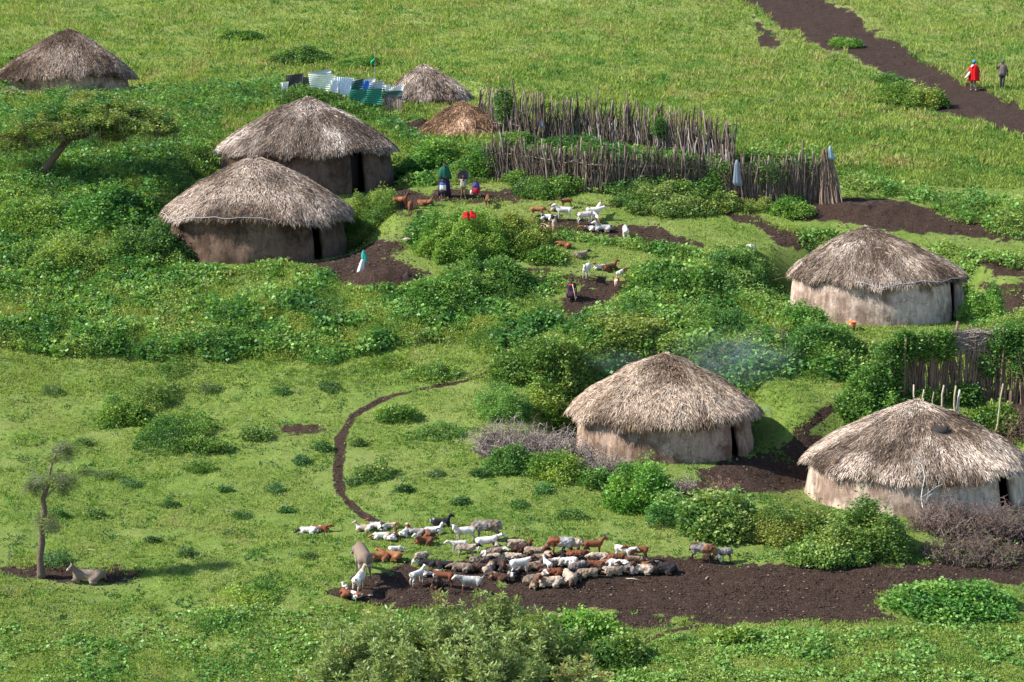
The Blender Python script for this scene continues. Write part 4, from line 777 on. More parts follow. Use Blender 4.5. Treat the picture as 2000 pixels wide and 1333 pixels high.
# ------------------------------------------------------------------ small things
def hanging(px, py, top, wid, hgt, col, label, name='hanging_cloth', dy=-.18):
    x, y, z = hit(px, py); b = MB(); b.loft([(0, 0, top, wid*.10, .02), (.01, 0, top-hgt*.2, wid*.24, .03), (.03, 0, top-hgt*.55, wid*.34, .04), (.06, 0, top-hgt*.85, wid*.46, .045), (.10, 0, top-hgt, wid*.33, .03)], 40, col, .28, 7); o = b.build(name, M['cloth']); o.location = (x, y+dy, z); m = o.modifiers.new('t', 'SOLIDIFY'); m.thickness = .012; tag(o, label, 'cloth')
hanging(1437, 400, 2.15, .42, 1.25, (.16, .19, .225), 'long grey-blue cloth hung over the front of the stake fence')
hanging(1619, 398, 2.75, .3, .65, (.2, .3, .36), 'blue-grey rag tied to the top of the leaning brush bundle', dy=0)
hanging(1058, 274, 1.1, .22, .4, (.02, .25, .5), 'small bright blue scrap caught in the back stakes')
x, y, z = hit(710, 533); o = empty('bag_on_stick', (x, y, z)); tag(o, 'green and white cloth bag propped on a stick over the dung heap', 'bag')
b = MB(); b.tube([[.28, 0, -.05], [.12, 0, .5], [.0, .02, 1.0]], [.02, .018, .015], 5, (.3, .22, .15)); b.build('stick', M['wood'], o)
b = MB(); b.loft([(-.0, 0, 1.0, .02, .02), (.0, 0, .9, .06, .05), (.03, 0, .72, .12, .07), (.05, 0, .56, .10, .07), (.04, 0, .46, .13, .07)], 24, (.03, .30, .24), .25, 5); b.build('green_cloth', M['cloth'], o)
b = MB(); b.loft([(-.0, -.03, .6, .09, .07), (-.06, -.03, .4, .11, .08), (-.10, -.03, .15, .15, .10), (-.14, -.03, .0, .13, .08)], 24, (.45, .47, .46), .25, 6); b.build('white_sack', M['cloth'], o)
x, y, z = hit(918, 492); b = MB(); n = 14; V = []
for i in range(n+1):
    for j in range(n+1):
        u, v = i/n-.5, j/n-.5; xx = u*.62*(1-.3*abs(v)); yy = v*.36; V.append([xx, yy-.2, 1.62-.5*(xx*xx)*2+.10*float(vn(u*7, v*7, 0, 3))+.25*v-(.12 if abs(u+.06) < .07 else 0)])
i = np.arange(n)[:, None]*(n+1); j = np.arange(n)[None, :]; b.add(V, np.stack([i+j, i+j+1, i+n+2+j, i+n+1+j], -1).reshape(-1, 4), (.33, .012, .014)); o = b.build('red_cloth', M['cloth']); o.location = (x, y-.3, z+.05); m = o.modifiers.new('t', 'SOLIDIFY'); m.thickness = .015; tag(o, 'crumpled red cloth spread on the creeper mound', 'cloth')
x, y, z = hit(1664, 645); o = empty('bucket', (x, y, z+.04)); tag(o, 'red plastic bucket with an orange rim against the pale hut wall', 'bucket')
b = MB(); b.loft([(0, 0, 0, .001, .001), (0, 0, 0, .13, .13), (0, 0, .28, .165, .165), (0, 0, .28, .15, .15), (0, 0, .03, .12, .12), (0, 0, .03, .001, .001)], 28, (.45, .05, .03)); b.build('body', M['plastic'], o)
b = MB(); b.loft([(0, 0, .27, .17, .17), (0, 0, .31, .19, .19), (0, 0, .325, .17, .17), (0, 0, .28, .15, .15)], 28, (.75, .2, .03)); b.build('rim', M['plastic'], o)
def scrap(px, py, s_, h_, col, label, name='plastic_bag', cat='litter', zo=.03):
    x, y, z = hit(px, py); b = MB(); r = [(0, 0, 0, .01, .01), (0, 0, .02, s_, s_*.6), (.02, 0, h_*.5, s_*.9, s_*.55), (0, 0, h_*.85, s_*.5, s_*.4), (0, 0, h_, .02, .02)]; b.loft(r, 16, col, .25, 4, px); o = b.build(name, M['cloth']); o.location = (x, y, z+zo); tag(o, label, cat)
scrap(1465, 492, .24, .2, (.6, .6, .57), 'white sack lying on green weeds left of the pale hut roof', 'sack', 'sack', .15)
scrap(527, 515, .17, .2, (.78, .76, .7), 'white bundle lying at the foot of the roped hut wall', 'sack', 'sack')
scrap(808, 478, .10, .14, (.6, .58, .55), 'white plastic scrap among the creepers left of the red cloth', zo=.4)
scrap(795, 484, .2, .1, (.4, .3, .28), 'pinkish scrap among creepers, below the white plastic scrap', zo=.35)
scrap(722, 1166, .1, .06, (.5, .4, .28), 'pale wood chip on the dark soil right of the slender white goat', 'wood_chip')
for (px, py, l_, a_, lb) in [(1235, 1133, .25, -20, 'pale straw stalk on dark soil below the clean white sheep'), (1383, 1130, .18, 60, 'small pale stalk on the dirt yard below the grazing pair'), (178, 1076, .25, -25, 'pale stick on the grass above the lying donkey')]:
    x, y, z = hit(px, py); b = MB(); b.tube([[-l_, 0, .02], [0, .02, .04], [l_, 0, .02]], [.014, .018, .010], 5, (.5, .42, .3)); o = b.build('dry_stalk', M['wood']); o.location = (x, y, z); o.rotation_euler.z = math.radians(a_); tag(o, lb, 'stick')
def heap(name, px, py, rx, ry, h, label, n=90, amp=.5):
    x, y, z = hit(px, py); g = np.linspace(-1.15, 1.15, n); X, Y = np.meshgrid(g, g); q = np.hypot(X, Y); w_ = 1+.35*(vn(X*1.6+px, Y*1.6, 0, 31)-.5)*2
    Z = h*np.clip(1-(q/w_)**2, -.35, 1); e = np.clip(1.1-q, 0, 1); Z = Z+e*amp*h*(vn(X*rx*2.6+px, Y*ry*2.6, 0, 32)-.5)*1.6+e*.5*amp*h*(vn(X*rx*8, Y*ry*8, 0, 33)-.5)*1.5
    gx, gy = X*rx, Y*ry; zz = G(x+gx, y+gy)-z+Z-.03; i = np.arange(n-1)[:, None]*n; j = np.arange(n-1)[None, :]; V = np.stack([gx, gy, zz], -1).reshape(-1, 3)
    t = (.5+vn(gx*5, gy*5, 0, 34)).reshape(-1, 1); o = mesh_np(name, V, np.stack([i+j, i+j+1, i+n+j+1, i+n+j], -1).reshape(-1, 4), M['soil'], None, t*np.array([.036, .024, .019]), smooth=False); o.location = (x, y, z); tag(o, label, 'soil heap')
heap('dung_heap', 765, 547, 1.8, .8, .42, 'dark lumpy dung heap below the doorway of the roped hut')
heap('soil_heap', 838, 258, 1.1, .7, .5, 'dark mound of earth left of the low tan thatch cone')
heap('soil_heap', 1690, 408, 2.6, .8, .28, 'long ridge of dark turned soil right of the leaning brush bundle')
heap('soil_heap', 1570, 678, .7, .5, .3, 'small dark earth heap below the hut with the bucket')
# ------------------------------------------------------------------ smoke seeping from the roof
def smoke(px, py, dist_off, sx, sy, sz, dens, label):
    h = HI['H4']; d = h['y']+dist_off; fy = ray(px, py); s_ = d/fy[1]; bm = bmesh.new(); bmesh.ops.create_icosphere(bm, subdivisions=3, radius=1); me = bpy.data.meshes.new('smoke'); bm.to_mesh(me); bm.free(); o = bpy.data.objects.new('smoke', me); C.objects.link(o); o.location = (fy[0]*s_, d, CAMZ+fy[2]*s_); o.scale = (sx, sy, sz)
    m = bpy.data.materials.new('smoke'); m.use_nodes = True; nt = m.node_tree; nt.nodes.remove(nt.nodes['Principled BSDF']); v = N(nt, 'ShaderNodeVolumePrincipled'); v.inputs['Color'].default_value = (.62, .76, .95, 1)
    tc = nt.nodes.new('ShaderNodeTexCoord'); ln = N(nt, 'ShaderNodeVectorMath', operation='LENGTH'); nt.links.new(tc.outputs['Object'], ln.inputs[0]); no = noise(nt, 2.2, 3, .6, tc.outputs['Object'])
    fa = N(nt, 'ShaderNodeMapRange'); nt.links.new(ln.outputs['Value'], fa.inputs[0]); fa.inputs[1].default_value = 1; fa.inputs[2].default_value = .1
    nr = N(nt, 'ShaderNodeMapRange'); nt.links.new(no.outputs['Fac'], nr.inputs[0]); nr.inputs[1].default_value = .4; nr.inputs[2].default_value = .65
    mu = N(nt, 'ShaderNodeMath', operation='MULTIPLY'); nt.links.new(fa.outputs[0], mu.inputs[0]); nt.links.new(nr.outputs[0], mu.inputs[1]); m2 = N(nt, 'ShaderNodeMath', operation='MULTIPLY'); nt.links.new(mu.outputs[0], m2.inputs[0]); m2.inputs[1].default_value = dens; nt.links.new(m2.outputs[0], v.inputs['Density'])
    nt.links.new(v.outputs[0], nt.nodes['Material Output'].inputs['Volume']); me.materials.append(m); tag(o, label, 'smoke', None, 'stuff')
smoke(1430, 700, 1.5, 3.0, 1.8, 1.4, .13, 'thin bluish smoke drifting behind the roof of the smoking hut')
smoke(1210, 705, .8, 1.6, 1.2, .6, .08, 'faint smoke over the left slope of the smoking hut roof')
smoke(1492, 805, 0, .45, .4, .4, .6, 'small blue wisp of smoke at the right eave of the smoking hut')
# ------------------------------------------------------------------ huts
THC = np.array([(.68, .61, .54), (.29, .24, .20), (.085, .066, .054), (.34, .25, .16), (.075, .052, .042)])
def hut(nm, cx, by, hr, hw, ey, ax, ay, da, dw, wm, tint, lab, si):
    h = HI[nm]; xc, yc, zg, ze, za, R, rw = h['x'], h['y'], h['zg'], h['ze'], h['za'], h['R'], h['rw']
    Hr = za-ze; axo = h['xa']-xc
    root = empty('mud_hut', (xc, yc, zg)); tag(root, lab, 'hut', 'round thatched mud huts')
    dang = -PI/2+math.radians(da); hg = dw/2/rw
    # wall with a real door gap, thickness and erosion
    na, nz = 150, 22; hz = ze-zg+.03
    th = np.linspace(dang+hg, dang+2*PI-hg, na); zz = np.linspace(-.5, hz, nz)
    T, ZZ = np.meshgrid(th, zz); t = ZZ/hz
    r = rw*(1.045-.05*np.clip(t, 0, 1)**1.5) + .10*(vn(np.cos(T)*2.2+9*si, np.sin(T)*2.2, ZZ*1.2, si)-.5)+.05*(vn(np.cos(T)*9, np.sin(T)*9, ZZ*3, si+5)-.5)
    low = np.clip((.42-t)/.08, 0, 1)
    if nm in ('H1', 'H2'): r = r + low*(.05+.09*(vn(T*rw*3.2, ZZ*.5, 0, si)-.45)) + .03*np.exp(-((t-.44)/.03)**2)
    else: r = r + np.clip(.5-t, 0, 1)*.12*(vn(T*rw*2.0, ZZ*.4, 0, si)-.5)
    x, y = r*np.cos(T), r*np.sin(T); Vo = np.stack([x, y, ZZ], -1).reshape(-1, 3)
    ri = r-.2; Vi = np.stack([ri*np.cos(T), ri*np.sin(T), ZZ], -1).reshape(-1, 3)
    i = np.arange(nz-1)[:, None]*na; j = np.arange(na-1)[None, :]
    Q = np.stack([i+j, i+j+1, i+na+j+1, i+na+j], -1).reshape(-1, 4); n0 = na*nz
    i1 = np.arange(nz-1)*na; jt = (nz-1)*na+np.arange(na-1)
    caps = [np.stack([i1, i1+na, i1+na+n0, i1+n0], -1), np.stack([i1+na-1, i1+n0+na-1, i1+n0+2*na-1, i1+2*na-1], -1), np.stack([jt, jt+1, jt+1+n0, jt+n0], -1)]
    mesh_np('wall', np.vstack([Vo, Vi]), [Q, Q[:, ::-1]+n0]+caps, M[wm], root, smooth=True)
    # door posts and lintel
    for s in (-1, 1):
        a = dang+s*(hg+.012); b = MB(); b.tube([[rw*1.01*math.cos(a), rw*1.01*math.sin(a), -.3], [rw*.99*math.cos(a)+.02, rw*.99*math.sin(a), .9], [rw*.985*math.cos(a), rw*.985*math.sin(a), hz-.1]], [.06, .05, .05], 6, (.13, .085, .06)); b.build('door_post', M['wood'], root)
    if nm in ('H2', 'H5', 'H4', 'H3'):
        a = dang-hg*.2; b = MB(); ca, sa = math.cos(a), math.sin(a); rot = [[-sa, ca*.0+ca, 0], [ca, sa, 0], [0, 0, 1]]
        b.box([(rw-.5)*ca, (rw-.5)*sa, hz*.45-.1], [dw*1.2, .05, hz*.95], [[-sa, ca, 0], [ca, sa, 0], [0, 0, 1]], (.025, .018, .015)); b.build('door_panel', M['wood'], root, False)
    # earthen floor
    b = MB(); b.loft([(0, 0, .03, .01, .01), (0, 0, .03, rw-.1, rw-.1)], 40, (.05, .035, .03)); b.build('floor', M['soil'], root)
    # thatch: thick shell
    def rz(rr, T):      # surface height over eave plane
        q = np.clip(rr/R, 0, 1.2)
        return Hr*(1-(.82*q**1.12+.18*q**3.2)) + .10*(vn(np.cos(T)*1.6+3*si, np.sin(T)*1.6, rr*.8, si+11)-.5)*np.clip(q*3, 0, 1) + .13*(vn(np.cos(T)*5*q, np.sin(T)*5*q, si, si+12)-.5)*np.clip(q*3, 0, 1) + .08*(vn(np.cos(T)*13*q, np.sin(T)*13*q, si, si+15)-.5)
    def rot_(T): return R*(1+.06*(vn(np.cos(T)*1.5+5*si, np.sin(T)*1.5, 0, si+13)-.5)+.05*(vn(np.cos(T)*7, np.sin(T)*7, 0, si+14)-.5))
    na, nr = 120, 34; th = np.linspace(0, 2*PI, na, endpoint=False); q = np.linspace(.004, 1, nr)
    Tq, Qq = np.meshgrid(th, q); rr = rot_(Tq)*Qq; sh = axo*(1-Qq)
    Vt = np.stack([rr*np.cos(Tq)+sh, rr*np.sin(Tq), ze-zg+rz(rr, Tq)], -1)
    thk = .08+(.14 if nm == 'H4' else .07)*np.clip(Qq*1.5, 0, 1)
    Vb = np.stack([rr*np.cos(Tq)*.985+sh, rr*np.sin(Tq)*.985, ze-zg+rz(rr, Tq)-thk*1.1], -1)
    i = np.arange(nr-1)[:, None]*na; j = np.arange(na)[None, :]; j2 = (j+1) % na
    Q = np.stack([i+j, i+j2, i+na+j2, i+na+j], -1).reshape(-1, 4); n0 = na*nr
    rim = (nr-1)*na+np.arange(na); rim2 = (nr-1)*na+(np.arange(na)+1) % na
    tn = np.array(tint)
    base = np.tile(np.array([.10, .08, .065])*tn, (2*n0, 1))
    mesh_np('thatch_core', np.vstack([Vt.reshape(-1, 3), Vb.reshape(-1, 3)]), [Q[:, ::-1], Q+n0, np.stack([rim, rim2, rim2+n0, rim+n0], -1)], M['thatch'], None, base, smooth=True, link=False)
    sets = [(np.vstack([Vt.reshape(-1, 3), Vb.reshape(-1, 3)]), base)]
    core_faces = [Q[:, ::-1], Q+n0, np.stack([rim, rim2, rim2+n0, rim+n0], -1)]
    # straw strands lying down the slope
    big = {'HB': .4, 'HS': .5, 'H0': .8}.get(nm, 1.)
    n = int(40000*big); qq = np.sqrt(rng.random(n)*.97+.0004); T = rng.random(n)*2*PI
    L = rng.uniform(.16, .55, n)
    def spt(qv, T):
        rr = rot_(T)*qv; return np.stack([rr*np.cos(T)+axo*(1-np.minimum(qv, 1)), rr*np.sin(T), ze-zg+rz(rr, T)-np.clip(qv-1, 0, 1)*R*.6], -1)
    mess = .28 if nm in ('H1', 'H4') else .18
    T1 = T+rng.normal(size=n)*mess*L/np.maximum(qq*R, .25); q1 = qq+L/R*rng.uniform(.5, 1, n)
    wild = rng.random(n) < (.10 if nm in ('H1', 'H4') else .04); T1 = np.where(wild, T+rng.uniform(-1.0, 1.0, n)*L/np.maximum(qq*R, .4), T1)
    q1 = np.minimum(q1, 1.02+.05*rng.random(n))
    P0 = spt(qq, T)+[0, 0, .015]; P1 = spt(q1, T1)+np.stack([0*L, 0*L, .02+.05*rng.random(n)+.05*wild], -1)
    def strands(P0, P1, W, colr):
        if nm == 'H5':
            pc_ = spt(np.array([.46]), np.array([math.radians(-74)]))[0]; kp = np.linalg.norm(((P0+P1)/2-pc_)*[1, 1.3, 1], axis=1) > .40; P0, P1, W, colr = P0[kp], P1[kp], W[kp], colr[kp]
        d = P1-P0; s = np.cross(d, rng.normal(size=d.shape)*[.5, .5, .5]+[0, 0, 1.]); s /= np.linalg.norm(s, axis=1)[:, None]+1e-9
        m_ = (P0+P1)/2+[0, 0, .012]
        V = np.stack([P0, m_+s*W[:, None]*.5, P1, m_-s*W[:, None]*.5], 1).reshape(-1, 3); sets.append((V, np.repeat(colr, 4, axis=0)))
    def scol(T, q, n):
        t = .40*rng.random(n)+1.5*(vn(np.cos(T)*q*3.0+si, np.sin(T)*q*3.0, 0, si+20)-.5)+.55*(vn(np.cos(T)*q*9, np.sin(T)*q*9, 0, si+21)-.5)+.75*(vn(T*14, q*6, 0, si+22)-.5)+.33
        t = np.clip(t, 0, 1); lo, mi, hi = THC[2], THC[1], THC[0]
        c = np.where(t[:, None] < .5, lo+(mi-lo)*t[:, None]*2, mi+(hi-mi)*(t[:, None]-.5)*2)
        dk = rng.random(n) < .14; c[dk] = THC[4]; br = rng.random(n) < .05; c[br] = [.55, .47, .4]
        ta = rng.random(n) < .1; c[ta] = THC[3]
        return c*tn*(.8+.4*rng.random((n, 1)))
    strands(P0, P1, rng.uniform(.009, .022, n), scol(T, qq, n))
    # eave fringe
    n = int(9000*big); T = rng.random(n)*2*PI; q0 = rng.uniform(.93, 1.0, n); tip = rng.uniform(.0, 1, n)
    P0 = spt(q0, T)+[0, 0, -.03]-np.stack([0*T, 0*T, .12*rng.random(n)], -1)
    hang = .06+.13*rng.random(n)*(.4+1.2*vn(np.cos(T)*6, np.sin(T)*6, 0, si+30))*(1.7 if nm == 'H4' else 1)
    out = rng.uniform(-.06, .12, n); T1 = T+rng.normal(size=n)*.025
    P1 = np.stack([P0[:, 0]+out*np.cos(T1), P0[:, 1]+out*np.sin(T1), P0[:, 2]-hang], -1)+rng.normal(size=(n, 3))*[.04, .04, 0]
    strands(P0, P1, rng.uniform(.012, .03, n), scol(T, q0, n)*.95)
    # tuft at the peak
    n = 260; a = rng.random(n)*2*PI; P0 = np.stack([axo+.06*np.cos(a), .06*np.sin(a), 0*a+za-zg], -1); rl = rng.uniform(.05, .3, n); P0 = P0-[0, 0, .06]; P1 = P0+np.stack([rl*np.cos(a), rl*np.sin(a), .16-rl*.9+rng.normal(size=n)*.03], -1)
    strands(P0, P1, rng.uniform(.02, .04, n), np.tile([.5, .42, .35], (n, 1))*tn)
    V = np.vstack([s[0] for s in sets]); c = np.vstack([s[1] for s in sets]); nb = 2*n0
    st = nb+np.arange(len(V)-nb).reshape(-1, 4)
    mesh_np('thatch_roof', V, core_faces+[st], M['thatch'], root, c, smooth=True)
    if nm in ('H1', 'H3'):    # pale rope holding the eave
        a0, a1 = ((-PI*.93, -PI*.42) if nm == 'H1' else (-PI*.62, -PI*.2)); a = np.linspace(a0, a1, 50); rr = rot_(a)*1.0+.02
        b = MB(); b.tube(np.stack([rr*np.cos(a), rr*np.sin(a), ze-zg+.0+rz(rr*.985, a)-.02+.03*np.sin(a*9)], -1), .012, 5, (.42, .44, .46)); b.build('rope', M['cloth'], root)
    if nm == 'H5':            # dark torn scrap on the roof
        a = np.linspace(0, PI, 9); c0 = math.radians(-74); q_ = .40
        b = MB(); p = spt(np.array([q_]), np.array([c0]))[0]
        nx = np.array([1, 0, 0.]); dn = spt(np.array([q_+.1]), np.array([c0]))[0]-p; dn /= np.linalg.norm(dn); nn = np.cross(nx, dn); nn /= np.linalg.norm(nn); nn *= np.sign(nn[2])
        up = [p+nx*.36*math.cos(t)+dn*(.02+.05*math.sin(t*2)) +nn*.05 for t in a]; lo = [p+nx*.33*math.cos(t)+dn*(.34*math.sin(t)+.04)+nn*.04 for t in a]
        V = np.array(up+lo+[v-nn*.05 for v in up+lo]); Qs = [[i_, i_+1, i_+10, i_+9] for i_ in range(8)]; Qs += [[18+i_, 18+i_+9, 18+i_+10, 18+i_+1] for i_ in range(8)]+[[9+i_, 10+i_, 28+i_, 27+i_] for i_ in range(8)]
        b.add(V, Qs, (.05, .042, .038)); b.build('dark_patch', M['cloth'], root)
    return root
for si, a in enumerate(HUTS): hut(*a, si)
# ------------------------------------------------------------------ stakes, fences
def stake_pts(h, lean, seg=5, crook=.05):
    p = np.zeros((seg+1, 3)); p[:, 2] = np.linspace(-.15, h, seg+1)
    p[1:, 0] = np.cumsum(rng.normal(size=seg)*crook)+lean[0]*p[1:, 2]; p[1:, 1] = np.cumsum(rng.normal(size=seg)*crook)+lean[1]*p[1:, 2]
    return p
def polyline(pts, n):
    pts = np.array(pts, float); s = np.concatenate([[0], np.cumsum(np.hypot(*np.diff(pts, axis=0).T))]); t = np.linspace(0, s[-1], n)
    return np.stack([np.interp(t, s, pts[:, 0]), np.interp(t, s, pts[:, 1])], -1)
def stake_mb(h, r, lean, crook=.05, c=None):
    b = MB(); p = stake_pts(h, lean, 5, crook); c = c or random.choice([(.155, .115, .09), (.105, .077, .06), (.23, .185, .15), (.065, .047, .038)])
    b.tube(p, np.linspace(r*1.15, r*.7, 6), 6, c)
    if random.random() < .3:
        k_ = random.choice([3, 4]); e = p[k_]+np.array([random.uniform(-.28, .28), random.uniform(-.1, .1), random.uniform(.25, .5)]); b.tube([p[k_], (p[k_]+e)/2+[.02, 0, .03], e], [r*.7, r*.55, r*.35], 5, c)
    return b
def fence(label, base, n, h, hv, r, leanx=0, crook=.05, rail=None, maxparts=98, dense=1, col=None, cat='fence'):
    pts = polyline(base, n); w0 = hit(*pts[0]); root = empty('stake_fence', w0); tag(root, label, cat); o0 = np.array(w0)
    extra = MB(); ex = 0; top = []
    for i, (px, py) in enumerate(pts):
        x, y, z = hit(px+random.uniform(-3, 3), py); hh = h*random.uniform(1-hv, 1+hv*.6)*(1.25 if random.random() < .08 else 1)
        b = stake_mb(hh, r*random.uniform(.7, 1.3), (leanx+random.gauss(0, .07), random.gauss(0, .05)), crook, col)
        if i < maxparts:
            o = b.build('stake', M['wood'], root); o.location = Vector((x, y, z))-Vector(w0)
        else:
            for V, Q_, c_ in zip(b.V, [q_ for q_ in b.Q], b.Cc): pass
            extra.add(np.vstack(b.V)+np.array([x, y, z])-o0, np.vstack(b.Q), np.vstack(b.Cc)); ex += 1
        top.append((x, y, z))
    if ex: tag(extra.build('stake_row', M['wood'], root), kind='stuff')
    if rail:
        for f_, rr, a_, b_ in rail:
            T_ = np.array(top[int(a_*n):max(int(b_*n), int(a_*n)+2)]); P = T_[::4]-o0; P[:, 2] += h*f_+rng.normal(size=len(P))*.035; P[:, 1] -= .09
            q = MB(); q.tube(P, rr, 5, (.2, .16, .13)); q.build('rail', M['wood'], root)
    return root, top
def fence_fill(root, o0, top, n, h, name='brush_infill', c=((.16, .12, .095), (.24, .19, .155), (.1, .072, .058)), r=.022, hmin=.5, hmax=1.0, span=(0, 1)):
    """thin sticks woven between the stakes: one dense part"""
    b = MB(); T_ = np.array(top); lo, hi = int(span[0]*(len(T_)-1)), int(span[1]*(len(T_)-1))
    for _ in range(n):
        t = random.uniform(lo, hi-.001); i = int(t); f_ = t-i; p = T_[i]*(1-f_)+T_[min(i+1, len(T_)-1)]*f_-np.array(o0)
        p = p+[random.uniform(-.05, .05), random.uniform(-.12, .12), 0]; hh = h*random.uniform(hmin, hmax); q = stake_pts(hh, (random.gauss(0, .12), random.gauss(0, .05)), 3, .05)
        b.tube(q+p, np.linspace(r, r*.6, 4), 4, random.choice(c), cap=False)
    o = b.build(name, M['wood'], root); tag(o, kind='stuff'); return o
def vine(root, o0, pts, n, size=(1, 1, 1), leaf=.1, cols=('deep', 'mid', 'lime'), w=(4, 4, 1), name='climbing_vine', k=6):
    """pts: (px,py_base,height_lo,height_hi,radius m)"""
    sets = []
    for (px, py, z0, z1, rad, m) in pts:
        x, y, z = hit(px, py); m = int(m*n)
        B = rng.normal(size=(m, 3)); B /= np.linalg.norm(B, axis=1)[:, None]; B *= (.55+.45*rng.random((m, 1))**.5)
        lum = .7+.6*vn(B[:, 0]*2.2+px, B[:, 1]*2.2, B[:, 2]*2.2, 77)
        B = B*lum[:, None]*[rad, rad*.6, (z1-z0)/2]+[x, y, z+(z0+z1)/2]
        sets.append(sprigs(B, k, leaf, leaf*.65, palmix(cols, w, m, B[:, 0], B[:, 2], 3), .4, leaf))
    V = np.vstack([s[0] for s in sets])-np.array(o0); c = np.vstack([s[1] for s in sets])
    return mesh_np(name, V, np.arange(len(V)).reshape(-1, 4), M['leaf'], root, c)
# front fence of the enclosure
base = [(950, 352), (1010, 358), (1100, 371), (1180, 378), (1300, 380), (1400, 388), (1430, 398), (1520, 398), (1610, 396)]
fr, ft = fence('front stake fence of the enclosure, a grey cloth hung near its right end', base, 170, 2.2, .2, .05, rail=[(.62, .035, 0, .55), (.6, .03, .3, .68), (.72, .03, .62, 1)])
fence_fill(fr, fr.location, ft, 1700, 2.0, hmin=.5, c=((.12, .09, .07), (.17, .135, .11), (.07, .05, .04)))
fence_fill(fr, fr.location, ft, 260, 2.0, name='tangled_brush', r=.015, span=(.68, 1), hmin=.5)
vine(fr, fr.location, [(1230, 380, .0, .7, 1.5, .9), (1330, 384, 0, .8, 1.6, 1), (1390, 388, .0, 1.1, 1.0, .8), (1020, 362, 0, .7, 1.0, .6), (1110, 372, 0, .8, 1.2, .8), (1350, 380, .5, 2.0, .5, .4), (1410, 392, .6, 1.9, .6, .5), (1500, 398, .9, 2.1, .9, .35), (1545, 400, 0, .4, .6, .4), (960, 352, .2, 1.7, .7, .6)], 520)
base = [(936, 262), (1000, 270), (1100, 279), (1200, 290), (1300, 303), (1400, 322), (1434, 338)]
bk, bt = fence('back row of tall grey stakes at the far side of the enclosure', base, 150, 2.35, .22, .05, rail=[(.3, .03, .02, .2)], crook=.06)
fence_fill(bk, bk.location, bt, 1100, 1.9, hmin=.4, c=((.13, .1, .08), (.18, .145, .12), (.07, .05, .04)))
fence_fill(bk, bk.location, bt, 110, 2.0, name='short_stakes', c=((.34, .3, .27), (.28, .24, .21)), r=.05, hmin=.5, hmax=.85, span=(.35, 1))
vine(bk, bk.location, [(983, 268, .8, 2.6, .5, .9), (1290, 304, .8, 1.9, .4, .4), (1100, 300, -.2, .9, 1.2, 1), (1010, 290, -.2, .9, 1.0, 1), (1180, 310, -.2, .8, 1.4, 1), (1300, 325, -.3, .7, 1.2, .9), (1380, 345, -.3, .9, 1.0, .8)], 420)
# leaning bundle of brush closing the right end
w = hit(1622, 397); bundle = empty('brush_bundle', w); tag(bundle, 'tall bundle of long sticks leaning together at the right end of the stake enclosure', 'brush gate')
b = MB()
for _ in range(190):
    x0 = random.uniform(-.55, .6); hh = random.uniform(1.6, 2.6); top_ = np.array([-.25+x0*.32+random.gauss(0, .05), random.uniform(-.1, .2), hh])
    p = np.array([[x0, random.uniform(-.4, .3), -.1], [x0*.7-.1+random.gauss(0, .03), random.uniform(-.15, .15), hh*.5], top_]); b.tube(p, [.025, .022, .014], 4, random.choice([(.2, .14, .1), (.28, .21, .16), (.14, .095, .07)]), cap=False)
b.build('sticks', M['wood'], bundle)
# fence by the near right hut
base = [(1745, 788), (1790, 782), (1850, 780), (1900, 782), (1960, 786), (2060, 795)]
rf, rt = fence('dark palisade of stakes overgrown with vines behind the hut with the hole in its thatch', base, 60, 2.5, .12, .06, rail=[(.75, .035, .3, 1)], crook=.04, col=(.17, .115, .08))
fence_fill(rf, rf.location, rt, 300, 2.3, hmin=.6, c=((.14, .1, .07), (.2, .14, .1)))
b = MB()
for _ in range(420):    # dry brush stuffed along the top
    x0, y0, z0 = hit(random.uniform(1862, 1945), 782); p = np.array([x0, y0-.05, z0+random.uniform(1.95, 2.75)])-np.array(rf.location); d = rng.normal(size=3)*[.35, .1, .14]; b.tube([p-d, p+rng.normal(size=3)*.04, p+d], [.01, .016, .008], 4, random.choice([(.3, .25, .22), (.22, .18, .155)]), cap=False)
tag(b.build('dry_brush', M['twig'], rf), kind='stuff')
vine(rf, rf.location, [(1765, 784, 1.5, 2.8, .5, .9), (1800, 780, 1.5, 2.6, .6, .9), (1838, 780, 1.5, 2.8, .55, .9), (1735, 788, .0, 2.6, .6, 1.3), (1700, 800, 0, 1.7, .9, 1.3), (1675, 822, -.1, 1.2, .9, 1), (1965, 784, 1.7, 3.0, .7, 1.1), (2010, 784, .5, 3.0, .9, 1.6), (1800, 790, 0, .6, .8, .4), (1885, 790, -.1, .8, .6, .5), (1930, 786, .9, 2.0, .5, .35)], 560, leaf=.11)
# thick short posts standing behind the roof peak
for i_, (px, py, hh, r_, col) in enumerate([(1783, 812, 1.15, .05, (.42, .35, .28)), (1798, 812, 1.0, .04, (.42, .35, .28)), (1815, 812, .9, .035, (.3, .25, .2)), (1838, 815, 1.2, .055, (.36, .31, .22)), (1858, 818, 1.25, .06, (.3, .27, .16)), (1868, 820, 1.1, .07, (.4, .36, .33)), (1942, 850, 1.9, .045, (.3, .28, .16))]):
    w = hit(px, py+22); b = stake_mb(hh+.5, r_*.9, (random.uniform(-.05, .12), 0), .04, col); o = b.build('fence_post', M['wood']); o.location = w
    tag(o, ['pale forked post rising left of the roof peak of the hut at the right edge', 'short pale post just right of the roof peak of the near right hut', 'thin grey post right of the roof peak of the near right hut', 'bent knobbly post on the right shoulder of the near right hut roof', 'thick mossy post behind the right slope of the near right hut roof', 'stubby bleached curved post beside the thick mossy post', 'tall crooked green-brown post above the right part of the near right roof'][i_], 'post', 'posts behind the near right hut')
